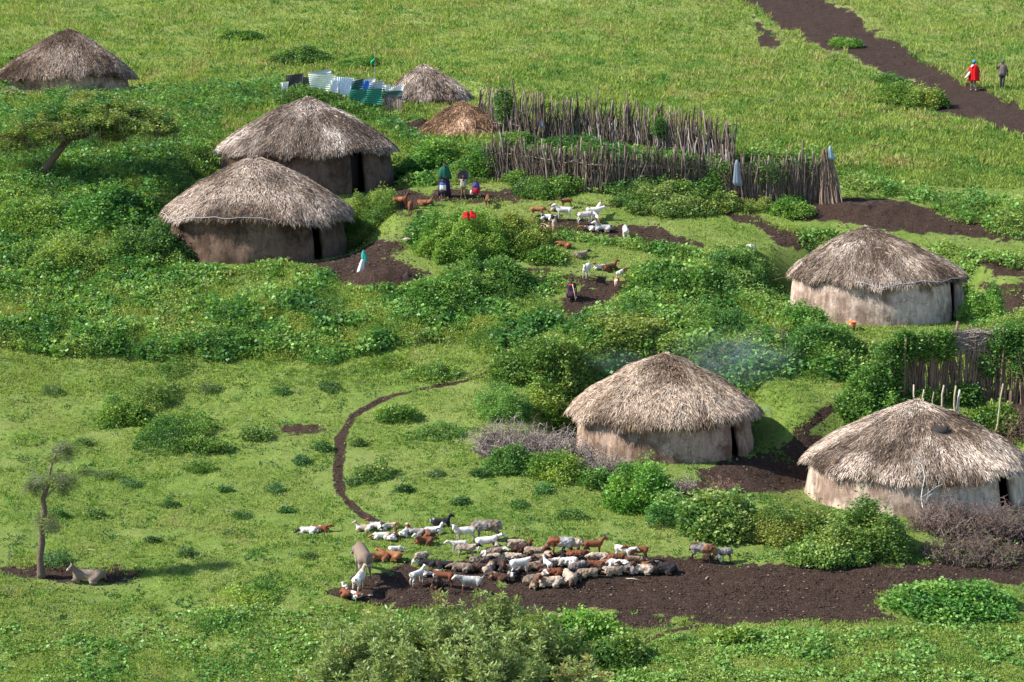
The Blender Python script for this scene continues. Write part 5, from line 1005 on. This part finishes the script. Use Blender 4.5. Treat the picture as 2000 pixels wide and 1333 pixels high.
# brush heap right of that
def twig_bush(name, label, px, py, rx, hgt, n, cols=((.36, .30, .27), (.27, .215, .19), (.17, .13, .11)), seed=0, r=.012, cat='dead shrub', green=0, group='dead grey shrubs', ry=None, link=None):
    x, y, z = hit(px, py); root = empty(name, (x, y, z)); tag(root, label, cat, group)
    b = MB(); ry = ry or rx*.5; leaves = []
    for _ in range(n):
        a = random.random()*2*PI; q = math.sqrt(random.random()); p = np.array([q*rx*math.cos(a)*.8, q*ry*math.sin(a)*.8, 0.]); g = float(G(x+p[0], y+p[1]))-z; p[2] = g
        d = np.array([p[0]/rx*.8, p[1]/ry*.8, 1.1])+rng.normal(size=3)*.35; d /= np.linalg.norm(d); L = hgt*random.uniform(.35, .9)*(1.15-.5*q)
        P = [p]; c = random.choice(cols)
        for s_ in range(4): d = d+rng.normal(size=3)*.3; d /= np.linalg.norm(d); P.append(P[-1]+d*L/4)
        b.tube(P, [r*1.5, r*1.3, r, r*.8, r*.5], 3, c, cap=False)
        for t in range(7):
            i_ = random.choice([1, 2, 3, 4]); e = rng.normal(size=3)*[1, 1, .7]+[0, 0, .35]; e *= L*.22/np.linalg.norm(e)*random.uniform(.5, 1.3); m_ = P[i_]+e*.5+rng.normal(size=3)*.02; b.tube([P[i_], m_, P[i_]+e], [r*.8, r*.65, r*.4], 3, c, cap=False)
            if random.random() < green: leaves.append(P[i_]+e)
    b.build('branches', M['twig'], root)
    if leaves: 
        B = np.array(leaves); s = sprigs(B, 6, .07, .04, palmix(('mid', 'olive'), (1, 1), len(B)), .5, .05); mesh_np('leaves', s[0], np.arange(len(s[0])).reshape(-1, 4), M['leaf'], root, s[1])
    return root
twig_bush('dead_shrub', 'tangle of bare grey twigs left of the smoking hut wall', 1000, 885, 1.5, 1.7, 300)
twig_bush('dead_shrub', 'wide grey twiggy shrub leaning on the left end of the smoking hut wall', 1090, 900, 1.5, 1.6, 340)
twig_bush('dead_shrub', 'low grey twigs in front of the smoking hut, left of the big leafy bush', 1175, 930, 1.2, 1.2, 220)
twig_bush('dead_shrub', 'dry grey twigs between the leafy bushes in front of the smoking hut', 1325, 965, .7, .9, 90)
twig_bush('dead_shrub', 'small brownish spray of twigs on bare soil between the two near huts', 1412, 960, .55, .75, 60, ((.25, .15, .11), (.2, .13, .1)))
twig_bush('dead_shrub', 'pale bleached dead shrub on the slope above the smoking hut, at the right', 1500, 680, .9, 1.2, 150, ((.36, .31, .27), (.28, .235, .2)), green=.04)
twig_bush('dead_shrub', 'brownish half dead shrub just behind the roof of the smoking hut', 1420, 705, 1.2, 1.1, 140, ((.26, .2, .13), (.2, .17, .1)), green=.25)
twig_bush('dead_shrub', 'brown seed-headed shrub against the door side of the near right hut', 1850, 1035, 1.3, 1.5, 280, ((.17, .12, .1), (.24, .18, .15)))
twig_bush('dead_shrub', 'dark brown twiggy shrub at the right edge in front of the hut doorway', 1960, 1045, 1.3, 1.6, 280, ((.16, .11, .095), (.2, .15, .13)))
twig_bush('dead_shrub', 'lowest heap of dark brown twigs at the right edge beside the dirt yard', 1900, 1092, 2.0, 1.1, 320, ((.12, .085, .07), (.18, .135, .11)), green=.05)
twig_bush('dead_shrub', 'fallen brown branches heaped right of the palisade at the right edge', 1985, 850, 1.2, 1.2, 110, ((.17, .11, .08), (.12, .08, .06)), r=.014)
for (px, py, hh, n_, lb) in [(350, 560, 1.0, 7, 'sheaf of pale dry stems leaning in the weeds below the roped hut, left'), (400, 565, .8, 6, 'fan of bleached dry stems in the weeds below the roped hut wall'), (450, 600, .8, 5, 'few thin pale stems standing in the weed belt, left of centre'), (1170, 770, 1.0, 9, 'dry pale stems rising above the left roof slope of the smoking hut'), (250, 545, .8, 5, 'thin dry stalks at the left end of the weed belt'), (1300, 640, .9, 12, 'dry brownish stems in the undergrowth above the smoking hut')]:
    twig_bush('dead_weed', lb, px, py, .5, hh, n_, ((.5, .44, .33), (.42, .36, .27)), r=.011, cat='dead plant', group='dry stems among the weeds')
w = hit(1812, 1030); root = empty('bare_sapling', w); tag(root, 'pale bare lichen-covered sapling standing in front of the near right hut wall', 'sapling')
b = MB()
def grow(p, d, L, r, lv):
    P = [p]; 
    for _ in range(5): d = d+rng.normal(size=3)*.16; d /= np.linalg.norm(d); P.append(P[-1]+d*L/5)
    b.tube(P, np.linspace(r, r*.55, 6), 5, (.4, .41, .37), cap=False)
    if lv: 
        for i_ in (2, 3, 4, 5): grow(P[i_], d*.6+rng.normal(size=3)*[.7, .4, .35]+[0, 0, .55], L*.42, r*.5, lv-1)
grow(np.zeros(3), np.array([.05, 0, 1.]), 1.75, .032, 3); b.build('branches', M['twig'], root)
# ------------------------------------------------------------------ patched tin fence
w = hit(560, 215); tin = empty('tin_sheet_fence', w); tag(tin, 'fence patched from white, blue and green corrugated tin sheets on stakes behind the big hut', 'fence')
to = np.array(w)
def tpoint(px, py, dist): fy = ray(px, py); s_ = dist/fy[1]; return np.array([fy[0]*s_, dist, CAMZ+fy[2]*s_])-to
def sheet(quad, dist, col, vert=True, name='tin_sheet', ridge=.045, y2=None):
    """corrugated sheet spanned by 4 image corners (tl,tr,br,bl) at a distance"""
    b = MB(); n = 56; m = 10; d2 = y2 or dist
    A = [tpoint(*quad[0], dist), tpoint(*quad[1], d2), tpoint(*quad[2], d2), tpoint(*quad[3], dist)]
    V = []
    for i in range(m+1):
        for j in range(n+1):
            u, v = j/n, i/m; p = (A[0]*(1-u)+A[1]*u)*(1-v)+(A[3]*(1-u)+A[2]*u)*v
            ph = (u*np.linalg.norm(A[1]-A[0]) if vert else v*np.linalg.norm(A[3]-A[0]))/.11
            V.append(p+[0, -.02*math.cos(ph*2*PI)-.04*math.sin(u*5+v*3), 0])
    if not vert:   # more rows for horizontal ridges
        V = []; m = 56
        for i in range(m+1):
            for j in range(n+1):
                u, v = j/n, i/m; p = (A[0]*(1-u)+A[1]*u)*(1-v)+(A[3]*(1-u)+A[2]*u)*v
                V.append(p+[0, -.02*math.cos(v*np.linalg.norm(A[3]-A[0])/.11*2*PI)-.04*math.sin(u*5+v*3), 0])
    V = np.array(V); i = np.arange(m)[:, None]*(n+1); j = np.arange(n)[None, :]
    Q = np.stack([i+j, i+j+1, i+n+2+j, i+n+1+j], -1).reshape(-1, 4); b.add(V, Q, col)
    return b.build(name, M['metal'], tin)
D0 = w[1]
for q, dd, col, vert, lb in [
    ([(548, 162), (563, 160), (562, 178), (553, 188)], 0, (.62, .63, .6), True, 'small torn white sheet'),
    ([(558, 148), (593, 143), (590, 172), (562, 172)], .5, (.03, .03, .035), True, 'black sheet'),
    ([(590, 150), (608, 152), (604, 172), (586, 168)], .6, (.12, .11, .11), True, 'dark rusty sheet'),
    ([(602, 142), (646, 135), (648, 150), (604, 150)], .4, (.36, .41, .42), False, 'grey sheet on top'),
    ([(602, 143), (656, 147), (652, 181), (606, 175)], .1, (.66, .70, .56), False, 'cream sheet'),
    ([(645, 158), (660, 156), (660, 182), (646, 180)], -.05, (.58, .62, .68), True, 'narrow white sheet'),
    ([(656, 150), (692, 153), (688, 185), (657, 185)], .05, (.56, .64, .74), True, 'pale blue white sheet'),
    ([(690, 156), (734, 153), (732, 164), (690, 166)], .35, (.62, .62, .58), False, 'white sheet on top'),
    ([(687, 160), (710, 154), (710, 176), (686, 177)], -.05, (.02, .08, .07), False, 'dark green torn sheet'),
    ([(709, 158), (721, 158), (721, 178), (709, 176)], -.1, (.03, .16, .5), True, 'bright blue sheet'),
    ([(721, 162), (750, 158), (748, 180), (720, 178)], .15, (.36, .42, .44), False, 'grey sheet'),
    ([(684, 173), (718, 178), (712, 205), (681, 200)], -.3, (.015, .16, .10), False, 'green sheet'),
    ([(717, 174), (746, 173), (747, 206), (715, 202)], -.35, (.015, .17, .10), False, 'green sheet'),
    ([(751, 166), (763, 164), (762, 178), (752, 180)], .1, (.66, .7, .64), False, 'small white sheet'),
    ([(762, 172), (789, 164), (788, 178), (764, 182)], .1, (.66, .67, .62), True, 'white sheet'),
    ([(742, 180), (786, 177), (786, 190), (744, 194)], -.3, (.045, .10, .08), False, 'long dark green strip')]:
    o = sheet(q, D0+dd, col, vert); o['label'] = lb
for px in list(range(552, 790, 7)):
    t0 = tpoint(px+random.uniform(-2, 2), random.uniform(165, 186), D0+.2); g = float(G(t0[0]+to[0], D0+.2))-to[2]
    b = MB(); b.tube([[t0[0], t0[1], g-.1], [t0[0]+random.gauss(0, .04), t0[1], (g+t0[2])/2], t0+[random.gauss(0, .07), 0, 0]], [.05, .045, .03], 5, random.choice([(.24, .19, .16), (.15, .11, .09)])); b.build('stake', M['wood'], tin)
for px in (752, 756, 760, 764, 768, 772, 776, 780, 784):   # palisade under the green strip
    t0 = tpoint(px, 186, D0-.25); b = MB(); b.tube([[t0[0]+.05, t0[1], t0[2]-1.6], [t0[0]+random.gauss(0, .03), t0[1], t0[2]-.7], t0], [.065, .055, .05], 5, random.choice([(.26, .2, .17), (.19, .14, .115)])); b.build('plank_stake', M['wood'], tin)
vine(tin, w, [(585, 215, .2, 1.4, 1.2, 1), (625, 215, .2, 1.2, 1.0, .8), (665, 222, -.2, .7, 1.2, .9), (560, 205, 0, .9, .8, .6)], 480)
w2 = hit(733, 206); b = MB(); b.tube([[0, 0, -.1], [.02, 0, 1.5], [0, 0, 3.0]], [.035, .03, .02], 5, (.2, .17, .12)); pole = b.build('flag_pole', M['wood']); pole.location = w2; tag(pole, 'thin bare pole with a green scrap rising above the tin sheet fence', 'pole')
b = MB(); b.loft([(-.02, 0, 2.62, .02, .03), (-.12, 0, 2.5, .09, .05), (-.2, 0, 2.38, .05, .03), (-.22, 0, 2.3, .01, .01)], 10, (.02, .4, .16), .2); b.build('green_scrap', M['cloth'], pole)
# ------------------------------------------------------------------ bushes, each a thing of its own
def bush(px, py, wpx, hm, label, leaf=None, cols=('deep', 'mid', 'lime'), w=(2, 4, 3), n=1.0, group=None, name='bush', cat='bush', k=7, depth=.75, soft=1.0, up=.5, lump=.55, stems=True):
    tint_ = np.array([random.uniform(.85, 1.25), random.uniform(.9, 1.1), random.uniform(.8, 1.2)]); asp = random.choice([.62, .62, .45, .8]); up = up*random.choice([.7, 1, 1.6]); leaf = leaf or random.choice([.08, .10, .12, .14]); hm *= .9
    x, y, z = hit(px, py); r = wpx/2/F*y; root = empty(name, (x, y, z)); tag(root, label, cat, group)
    m = int(n*max(110, r*r*hm**.5*1100)*(.10/leaf)**1.3); a = rng.random(m)*2*PI; q = rng.random(m)**.5; bx, by = q*np.cos(a)*r, q*np.sin(a)*r*depth
    wob = .6+.55*vn(np.cos(a)*1.5+px, np.sin(a)*1.5+py, 0, 5)+.35*vn(np.cos(a)*4+px, np.sin(a)*4+py, 0, 15)
    bx, by = bx*wob, by*wob
    top = hm*np.sqrt(np.clip(1-(q*.96)**2.0, 0, 1))**soft*(.25+1.15*vn((bx+px)/lump, (by+py)/lump, 0, 6)+.45*vn((bx+px)/.2, by/.2, 0, 7))*np.where(rng.random(m) < .06, 1.3, 1)
    t = 1-.85*rng.random(m)**1.5; bz = G(x+bx, y+by)-z + top*t
    B = np.stack([bx, by, bz], -1); s = sprigs(B, k, leaf, leaf*asp, palmix(cols, w, m, x+bx, y+by+bz, 2)*tint_, up, leaf*.9)
    mesh_np('foliage', s[0], np.arange(len(s[0])).reshape(-1, 4), M['leaf'], root, s[1])
    if stems:
        b = MB()
        for _ in range(6):
            a_ = random.random()*2*PI; e = np.array([math.cos(a_)*r*.5, math.sin(a_)*r*.4, hm*.6]); b.tube([[0, 0, -.05], e*.5+[0, 0, .05], e], [.02, .015, .008], 4, (.14, .1, .06), cap=False)
        b.build('stem', M['twig'], root)
    return root
Bs = [
 # creeper mounds on the terrace
 (900, 492, 190, 1.6, 'rounded creeper-covered mound with a red cloth spread on it'), (1000, 488, 140, 1.1, 'leafy creeper mound on the terrace, left of the white goats'),
 (1062, 508, 70, .5, 'low right shoulder of creepers beside the terrace mound'), (850, 470, 110, 1.0, 'low creeper mound between the roped hut and the red cloth'),
 (950, 560, 160, .95, 'dense creeper bush below the red cloth, left of the seated herder'), (860, 590, 150, .9, 'weedy bush below the dark dung heap'),
 (720, 440, 120, 1.15, 'rounded bush hugging the right side of the roped hut'),
 (820, 345, 130, 1.3, 'leafy bush between the big hut and the woman in the green shawl'), (930, 345, 80, 1.3, 'bush right of the woman in the green shawl, at the fence end'),
 (890, 318, 110, .7, 'bush above the group of people at the fence corner'),
 # left side
 (60, 445, 170, .9, 'bushy growth at the left edge under the flat-topped tree'), (230, 430, 200, 1.0, 'dense bush left of the roped hut roof'), (290, 505, 150, 1.2, 'bush touching the left end of the roped hut wall'),
 (120, 520, 190, .9, 'wide leafy bush at the left, level with the roped hut'), (60, 170, 160, 1.0, 'weedy bush in front of the top left hut'), (410, 400, 90, .9, 'small bush between the two big huts on their left'),
 (300, 240, 110, .9, 'bush to the right of the flat-topped tree crown'), (480, 78, 80, .55, 'dark bush high on the slope above the tin fence, left one'), (585, 118, 120, .6, 'dark bush directly above the tin sheet fence'), (705, 130, 100, .45, 'low dark bush on the slope left of the flag pole'),
 # middle right
 (1320, 570, 180, .9, 'broad bush right of the seated herder'), (1480, 560, 200, .75, 'dense bush left of the pale hut with the bucket'), (1570, 650, 100, 1.1, 'dark rounded bush overlapping the left wall of the hut with the bucket'),
 (1230, 660, 200, .8, 'leafy bush on the slope above the smoking hut roof'), (1060, 720, 190, .8, 'bush at the left end of the slope above the smoking hut'), (1400, 650, 150, .8, 'bush in the middle of the slope behind the smoking hut'),
 (1600, 690, 140, 1.0, 'bush in front of the bucket, below the pale hut'), (1690, 700, 120, .4, 'low bush under the wall of the pale hut with the bucket'), (1915, 625, 90, 1.3, 'dark bush at the doorway side of the hut with the bucket'),
 (1975, 660, 90, 1.1, 'bright bush at the right edge above the palisade'), (1085, 825, 90, 1.2, 'dark bush behind the grey twigs left of the smoking hut'), (985, 810, 110, .9, 'olive bush left of the smoking hut behind the grey twigs'),
 (1930, 845, 110, .7, 'bright green bush above the right slope of the near right roof'), (1720, 850, 120, 1.2, 'leafy bush left of the palisade, above the near right roof'),
 # in front of the near huts
 (1255, 990, 130, 1.35, 'tall bright bush in front of the smoking hut wall'), (1310, 1020, 90, .9, 'small bush right of the tall bright bush'), (1405, 1040, 170, .95, 'grey-green bush between the two near huts'), (1545, 1055, 180, 1.05, 'bright leafy bush left of the near right hut'),
 (1670, 1072, 210, 1.3, 'largest leafy bush in front of the near right hut wall'), (1610, 1094, 150, .5, 'low weeds at the foot of the big bush beside the dirt yard'), (1090, 930, 110, .7, 'bush below the grey twigs left of the smoking hut'), (1000, 915, 100, .6, 'low bright bush at the pasture edge left of the smoking hut'), (1165, 950, 60, .7, 'little bush below the smoking hut wall'),
 # fence foot
 (1290, 394, 180, .75, 'bushy creepers at the foot of the stake fence, above the white goats'), (1390, 405, 100, .7, 'bush at the foot of the fence near the hanging grey cloth'), (1060, 378, 110, .6, 'low bush at the foot of the left part of the stake fence'), (1545, 420, 70, .7, 'small bush at the foot of the brushy fence end'), (1470, 410, 60, .6, 'tiny bush under the brushy end of the fence'), (1520, 330, 150, .6, 'bush behind the right end of the stake fence'),
 # hill track
 (1780, 208, 130, 1.0, 'dark bush on the lower edge of the hill track'), (1650, 90, 60, .5, 'small bush beside the hill track near the top'), (1740, 165, 70, .5, 'small bush on the track edge left of the dark bush'),
 # bottom
 (1850, 1182, 225, .42, 'broad low bush on the dirt yard at the bottom right'), (1435, 1252, 80, .35, 'small bush below the dirt yard, right of centre'), (1120, 1262, 180, .75, 'bright bush with yellow flowers right of the tall foreground shrub'), (1190, 1290, 130, .6, 'grey-green low bush right of the flowering bush'),
]
for b_ in Bs: bush(*b_)
# pasture shrubs
Ps = [(303, 780, 84, .62, 'round shrub highest of the small pasture shrubs'), (250, 822, 120, .6, 'wide shrub on the pasture left of the two trail shrubs'), (340, 850, 150, .5, 'spreading shrub in the middle of the left pasture'), (400, 880, 90, .5, 'shrub at the lower end of the row on the left pasture'), (228, 800, 60, .45, 'small shrub at the upper left of the wide pasture shrub'),
 (497, 858, 66, .4, 'lone dark shrub left of the bare soil spot'), (775, 818, 84, .5, 'shrub just right of the bend in the footpath'), (728, 932, 76, .5, 'lone round shrub right of the footpath in mid pasture'), (862, 850, 96, .42, 'low shrub left of the grey twigs'), (845, 735, 100, .45, 'low bush above the footpath'), (762, 715, 70, .4, 'low bush left above the footpath'),
 (335, 728, 70, .4, 'small bush on the upper left pasture edge'), (180, 678, 60, .4, 'small bush under the weed belt at the far left'), (480, 690, 110, .5, 'low bush on the lower edge of the weed belt'), (640, 700, 90, .4, 'small shrub under the right part of the weed belt'), (640, 625, 90, .5, 'bush within the weed belt below the dung heap'), (115, 1010, 34, .3, 'tiny shrub beside the little tree trunk'), (110, 1098, 56, .3, 'tuft of weeds right of the little tree base'), (45, 862, 60, .3, 'small shrub at the left edge of the pasture'),
 (385, 920, 60, .35, 'dark shrub below the row on the left pasture'), (210, 935, 50, .35, 'dark leafy shrub right of the little tree crown'), (500, 1165, 120, .35, 'bluish shrub left of the brown goats'), (415, 1215, 90, .3, 'low shrub at the lower left'), (255, 950, 44, .25, 'greyish little shrub on the left pasture'), (935, 930, 36, .25, 'tiny shrub in the middle pasture'), (630, 880, 40, .25, 'tiny shrub left of the footpath'), (690, 945, 30, .2, 'tiny tuft by the footpath'), (1115, 1012, 60, .3, 'small shrub on the grass above the grazing sheep'), (540, 960, 30, .2, None), (470, 1010, 34, .22, None), (365, 1085, 34, .22, None), (160, 870, 40, .25, None), (560, 1000, 30, .2, None), (330, 990, 34, .22, None), (80, 950, 34, .22, None), (600, 1090, 30, .2, None), (440, 960, 30, .2, None), (300, 1060, 30, .2, None), (185, 1010, 30, .2, None), (590, 905, 30, .22, None), (410, 765, 40, .3, None), (550, 770, 36, .25, None), (640, 760, 40, .25, None), (100, 770, 44, .3, None), (700, 870, 26, .2, None), (850, 930, 30, .2, None), (900, 985, 34, .2, None), (1010, 990, 30, .2, None), (1060, 960, 36, .22, None), (790, 960, 28, .2, None)]
for (px, py, wp, hh, lb) in Ps:
    bush(px, py, wp, hh, lb or 'tiny dull green tuft scattered on the short grass of the left pasture', .08 if wp > 60 else .06, cols=('deep', 'blue', 'mid') if wp < 60 else ('deep', 'mid', 'lime'), group='small shrubs on the pasture', name='shrub', cat='shrub', stems=wp > 60, n=.62, k=6, lump=.22 if wp < 60 else .4, depth=random.choice([.5, .8, 1.1]))
# tall feathery shrub in the foreground
def feathery(px, d, top_py, rpx, label, n, seed):
    x = (px-1000)/F*d/cp; z = float(G(x, d)); r = rpx/F*d; fy = ray(px, top_py); H = CAMZ+fy[2]*d/fy[1]-z
    root = empty('tall_shrub', (x, d, z)); tag(root, label, 'shrub', 'tall feathery shrubs in the foreground'); b = MB(); sets = []
    for i in range(n):
        a = random.random()*2*PI; q = random.random()**.6; e = np.array([math.cos(a)*r*q, math.sin(a)*r*.6*q, H*(1-.55*q**2)*random.uniform(.6, 1.0)])
        s0 = np.array([math.cos(a)*r*.25*q, math.sin(a)*r*.2*q, 0]); m1 = s0*.5+e*.5+[0, 0, -.1*H*.3]+rng.normal(size=3)*.08
        P = np.array([s0*(1-t)**2+2*m1*t*(1-t)+e*t*t for t in np.linspace(0, 1, 7)]); b.tube(P, np.linspace(.02, .006, 7), 4, (.2, .17, .09), cap=False)
        for t in np.linspace(.3, 1, 9):
            p = s0*(1-t)**2+2*m1*t*(1-t)+e*t*t
            for _ in range(4): sets.append(p+rng.normal(size=3)*[.14, .14, .1]*(1.25-t))
    sets = [q_ for q_ in sets if random.random() < .8]
    B = np.array(sets); m = len(B); c = palmix(('olive', 'sage', 'sage', 'dry'), (4, 4, 4, 1), m, B[:, 0], B[:, 2], seed)*[.82, .88, .75]; s = sprigs(B, 9, .15, .045, c, .9, .05)
    b.build('stems', M['twig'], root); mesh_np('foliage', s[0], np.arange(len(s[0])).reshape(-1, 4), M['leaf'], root, s[1])
feathery(960, 57.5, 1140, 150, 'tallest feathery olive-green shrub at the bottom centre, its tip reaching the goats', 150, 1)
feathery(850, 56.5, 1158, 130, 'feathery olive shrub left of the tallest one at the bottom centre', 130, 2)
feathery(735, 56.5, 1172, 110, 'thin leftmost feathery shrub at the bottom, reaching the grass left of the grey goat', 60, 3)
feathery(1060, 56.5, 1185, 130, 'lower feathery shrub right of the tallest one, at the bottom edge', 110, 4)
feathery(780, 55, 1225, 150, 'low olive shrub cut by the bottom edge, left of centre', 110, 5)
feathery(940, 54.5, 1210, 170, 'bushy olive shrub cut by the bottom edge at the centre', 140, 6)
feathery(660, 56, 1215, 110, 'small olive shrub at the bottom edge left of the others', 50, 7)
feathery(1130, 55, 1260, 100, 'rightmost small olive shrub at the bottom edge', 50, 8)
# ------------------------------------------------------------------ trees
w = hit(72, 352); acacia = empty('acacia_tree', w); tag(acacia, 'leaning flat-topped acacia tree with a wide layered crown at the upper left', 'tree')
def apt(px, py, dy=0): d = w[1]+dy; fy = ray(px, py); s_ = d/fy[1]; return np.array([fy[0]*s_, d, CAMZ+fy[2]*s_])-np.array(w)
b = MB(); T0 = [apt(62, 362), apt(95, 322), apt(118, 292), apt(135, 272)]; b.tube(T0, [.24, .2, .17, .15], 9, (.11, .082, .062))
limbs = [([apt(135, 272), apt(165, 266), apt(195, 250), apt(230, 235, .6)], .13), ([apt(135, 272), apt(120, 250, .4), apt(95, 235, .6), apt(60, 230, 1)], .1), ([apt(118, 292), apt(130, 262, -.5), apt(150, 238, -1), apt(170, 222, -1.2)], .11), ([apt(195, 250), apt(240, 250, -.4), apt(285, 240, -.6), apt(320, 235, -.4)], .08), ([apt(165, 266), apt(190, 240, 1.2), apt(215, 215, 1.8)], .08), ([apt(120, 250, .4), apt(80, 262, -.2), apt(40, 270, -.4)], .06)]
for P, r_ in limbs: b.tube(P, np.linspace(r_, r_*.4, len(P)), 7, (.11, .082, .062))
b.build('trunk', M['wood'], acacia)
pads = [(190, 205, 95, 14, 0), (120, 225, 85, 15, -.8), (60, 250, 60, 14, -.3), (30, 280, 50, 10, .2), (250, 215, 80, 16, .6), (300, 232, 50, 16, 0), (200, 235, 75, 16, -1.4), (150, 250, 60, 13, -1.6), (265, 248, 62, 16, -1), (320, 250, 30, 14, -.3), (95, 262, 55, 12, -1), (180, 188, 60, 8, 1.2), (140, 205, 60, 10, .8), (285, 215, 45, 10, 1.2), (225, 262, 30, 14, -.6), (20, 265, 40, 10, .7)]
Bl = []; hang = []
for (px, py, rx, ry, dy) in pads:
    c0 = apt(px, py, dy); m = int(rx*13); s_ = w[1]/F; q = rng.normal(size=(m, 3)); q /= np.linalg.norm(q, axis=1)[:, None]; q *= rng.random((m, 1))**.4
    q[:, 2] = q[:, 2]*.8-.3*(q[:, 0]**2+q[:, 1]**2); q *= (.35+1.2*vn(q[:, 0]*2.6+px, q[:, 1]*2.6, q[:, 2], 8))[:, None]
    Bl.append(c0+q*[rx*s_, rx*s_*.7, ry*s_*1.15]); hm = int(rx*2.2); a = rng.random(hm)*2*PI; qq = .5+.5*rng.random(hm); hang.append(c0+np.stack([np.cos(a)*qq*rx*s_, np.sin(a)*qq*rx*s_*.7, -ry*s_*(.6+1.1*rng.random(hm))], -1))
B = np.vstack(Bl); s = sprigs(B, 8, .13, .05, palmix(('deep', 'mid', 'olive', 'lime'), (2, 3, 4, 3), len(B), B[:, 0]*2, B[:, 2]*3, 9), .3, .09)
mesh_np('crown', s[0], np.arange(len(s[0])).reshape(-1, 4), M['leaf'], acacia, s[1])
b = MB()
for p in np.vstack(hang)[::2]: e = p+rng.normal(size=3)*[.12, .12, .05]+[0, 0, -.25]; b.tube([p+[0, 0, .25], p, e], [.012, .01, .005], 3, (.13, .1, .07), cap=False)
b.build('twigs', M['twig'], acacia)
w = hit(80, 1127); lt = empty('small_tree', w); tag(lt, 'small scraggly tree with a straight trunk and mossy tufts, beside the lying donkey', 'tree')
def apt2(px, py, dy=0): d = w[1]+dy; fy = ray(px, py); s_ = d/fy[1]; return np.array([fy[0]*s_, d, CAMZ+fy[2]*s_])-np.array(w)
b = MB(); b.tube([apt2(80, 1134), apt2(80, 1120), apt2(78, 1090), apt2(82, 1060), apt2(81, 1030), apt2(87, 1000), apt2(84, 975), apt2(92, 952), apt2(96, 935)], [.18, .13, .105, .11, .09, .10, .08, .07, .05], 9, (.12, .088, .066))
for P, r_ in [([apt2(86, 975), apt2(100, 960), apt2(118, 945), apt2(135, 938)], .05), ([apt2(88, 960), apt2(78, 945), apt2(62, 940)], .045), ([apt2(95, 935), apt2(102, 905), apt2(110, 885), apt2(125, 872)], .045), ([apt2(84, 1030), apt2(96, 1022), apt2(106, 1015)], .04), ([apt2(83, 1040), apt2(94, 1040), apt2(92, 1048)], .04), ([apt2(110, 885), apt2(95, 872)], .03)]: b.tube(P, np.linspace(r_, r_*.5, len(P)), 6, (.2, .16, .12))
for _ in range(60):
    c_ = random.choice([(100, 938, 34, 8), (130, 945, 18, 8), (122, 878, 26, 6), (92, 1018, 22, 8), (62, 948, 16, 8)]); p_ = apt2(c_[0]+random.uniform(-1, 1)*c_[2], c_[1]+random.uniform(-1, 1)*c_[3], random.uniform(-.3, .3)); e_ = p_+rng.normal(size=3)*[.14, .14, .05]-[0, 0, random.uniform(.1, .4)]; b.tube([apt2(c_[0]-8, c_[1]+6), (p_+apt2(c_[0], c_[1]))/2, p_, e_], [.02, .014, .009, .005], 4, (.16, .125, .095), cap=False)
b.build('trunk', M['wood'], lt)
Bl = []
for (px, py, rx, ry, dy) in [(100, 935, 38, 12, 0), (62, 945, 18, 11, .1), (130, 940, 22, 13, -.1), (125, 872, 30, 9, 0), (100, 895, 16, 8, .1), (133, 885, 10, 14, 0), (88, 1018, 20, 11, 0), (100, 1028, 14, 12, -.2), (92, 1010, 26, 5, .1), (165, 923, 18, 4, .2), (70, 960, 10, 10, 0), (125, 960, 8, 12, 0)]:
    c0 = apt2(px, py, dy); m = int(rx*ry*.8)+40; s_ = w[1]/F; q = rng.normal(size=(m, 3)); q /= np.linalg.norm(q, axis=1)[:, None]; q *= rng.random((m, 1))**.45; q[:, 2] -= .5*q[:, 0]**2; q *= (.3+1.4*vn(q[:, 0]*2.6+px, q[:, 1]*2.6, q[:, 2]*2, 8))[:, None]; Bl.append(c0+q*[rx*s_*1.15, rx*s_*.9, ry*s_*1.25])
B = np.vstack(Bl); s = sprigs(B, 6, .12, .013, palmix(('grey', 'olive', 'mid', 'dry'), (3, 4, 3, 1.5), len(B), B[:, 0]*3, B[:, 2]*3, 9), -.4, .08)
mesh_np('crown', s[0], np.arange(len(s[0])).reshape(-1, 4), M['leaf'], lt, s[1])
# ------------------------------------------------------------------ camera, light, sky
cam = bpy.data.objects.new('camera', bpy.data.cameras.new('camera')); C.objects.link(cam)
cam.location = (0, 0, CAMZ); cam.rotation_euler = (PI/2+PITCH, 0, 0); cam.data.lens = F/2000*36; cam.data.sensor_width = 36; cam.data.clip_end = 3000; cam.data.clip_start = .5
bpy.context.scene.camera = cam
EL, AZ = math.radians(40), math.radians(7)      # sun from the left, a little on the camera side
sv = Vector((-math.cos(EL)*math.cos(AZ), -math.cos(EL)*math.sin(AZ), math.sin(EL)))
sun = bpy.data.objects.new('sun', bpy.data.lights.new('sun', 'SUN')); C.objects.link(sun); sun.data.energy = 4.7; sun.data.angle = math.radians(.6); sun.data.color = (1, .95, .87)
sun.rotation_euler = sv.to_track_quat('Z', 'Y').to_euler(); sun.location = (-30, 60, 60)
wd = bpy.data.worlds.new('World'); bpy.context.scene.world = wd; wd.use_nodes = True; nt = wd.node_tree
sky = nt.nodes.new('ShaderNodeTexSky'); sky.sky_type = 'NISHITA'; sky.sun_disc = False; sky.sun_elevation = EL
sky.sun_rotation = math.atan2(sv.x, sv.y); sky.altitude = 2000
nt.links.new(sky.outputs[0], nt.nodes['Background'].inputs[0]); nt.nodes['Background'].inputs[1].default_value = .13
sc = bpy.context.scene; sc.view_settings.view_transform = 'Standard'; sc.view_settings.look = 'None'; sc.view_settings.exposure = 1.15; sc.view_settings.gamma = 1
sc.render.engine = 'CYCLES'; sc.cycles.max_bounces = 6; sc.cycles.transmission_bounces = 4; sc.cycles.volume_bounces = 0
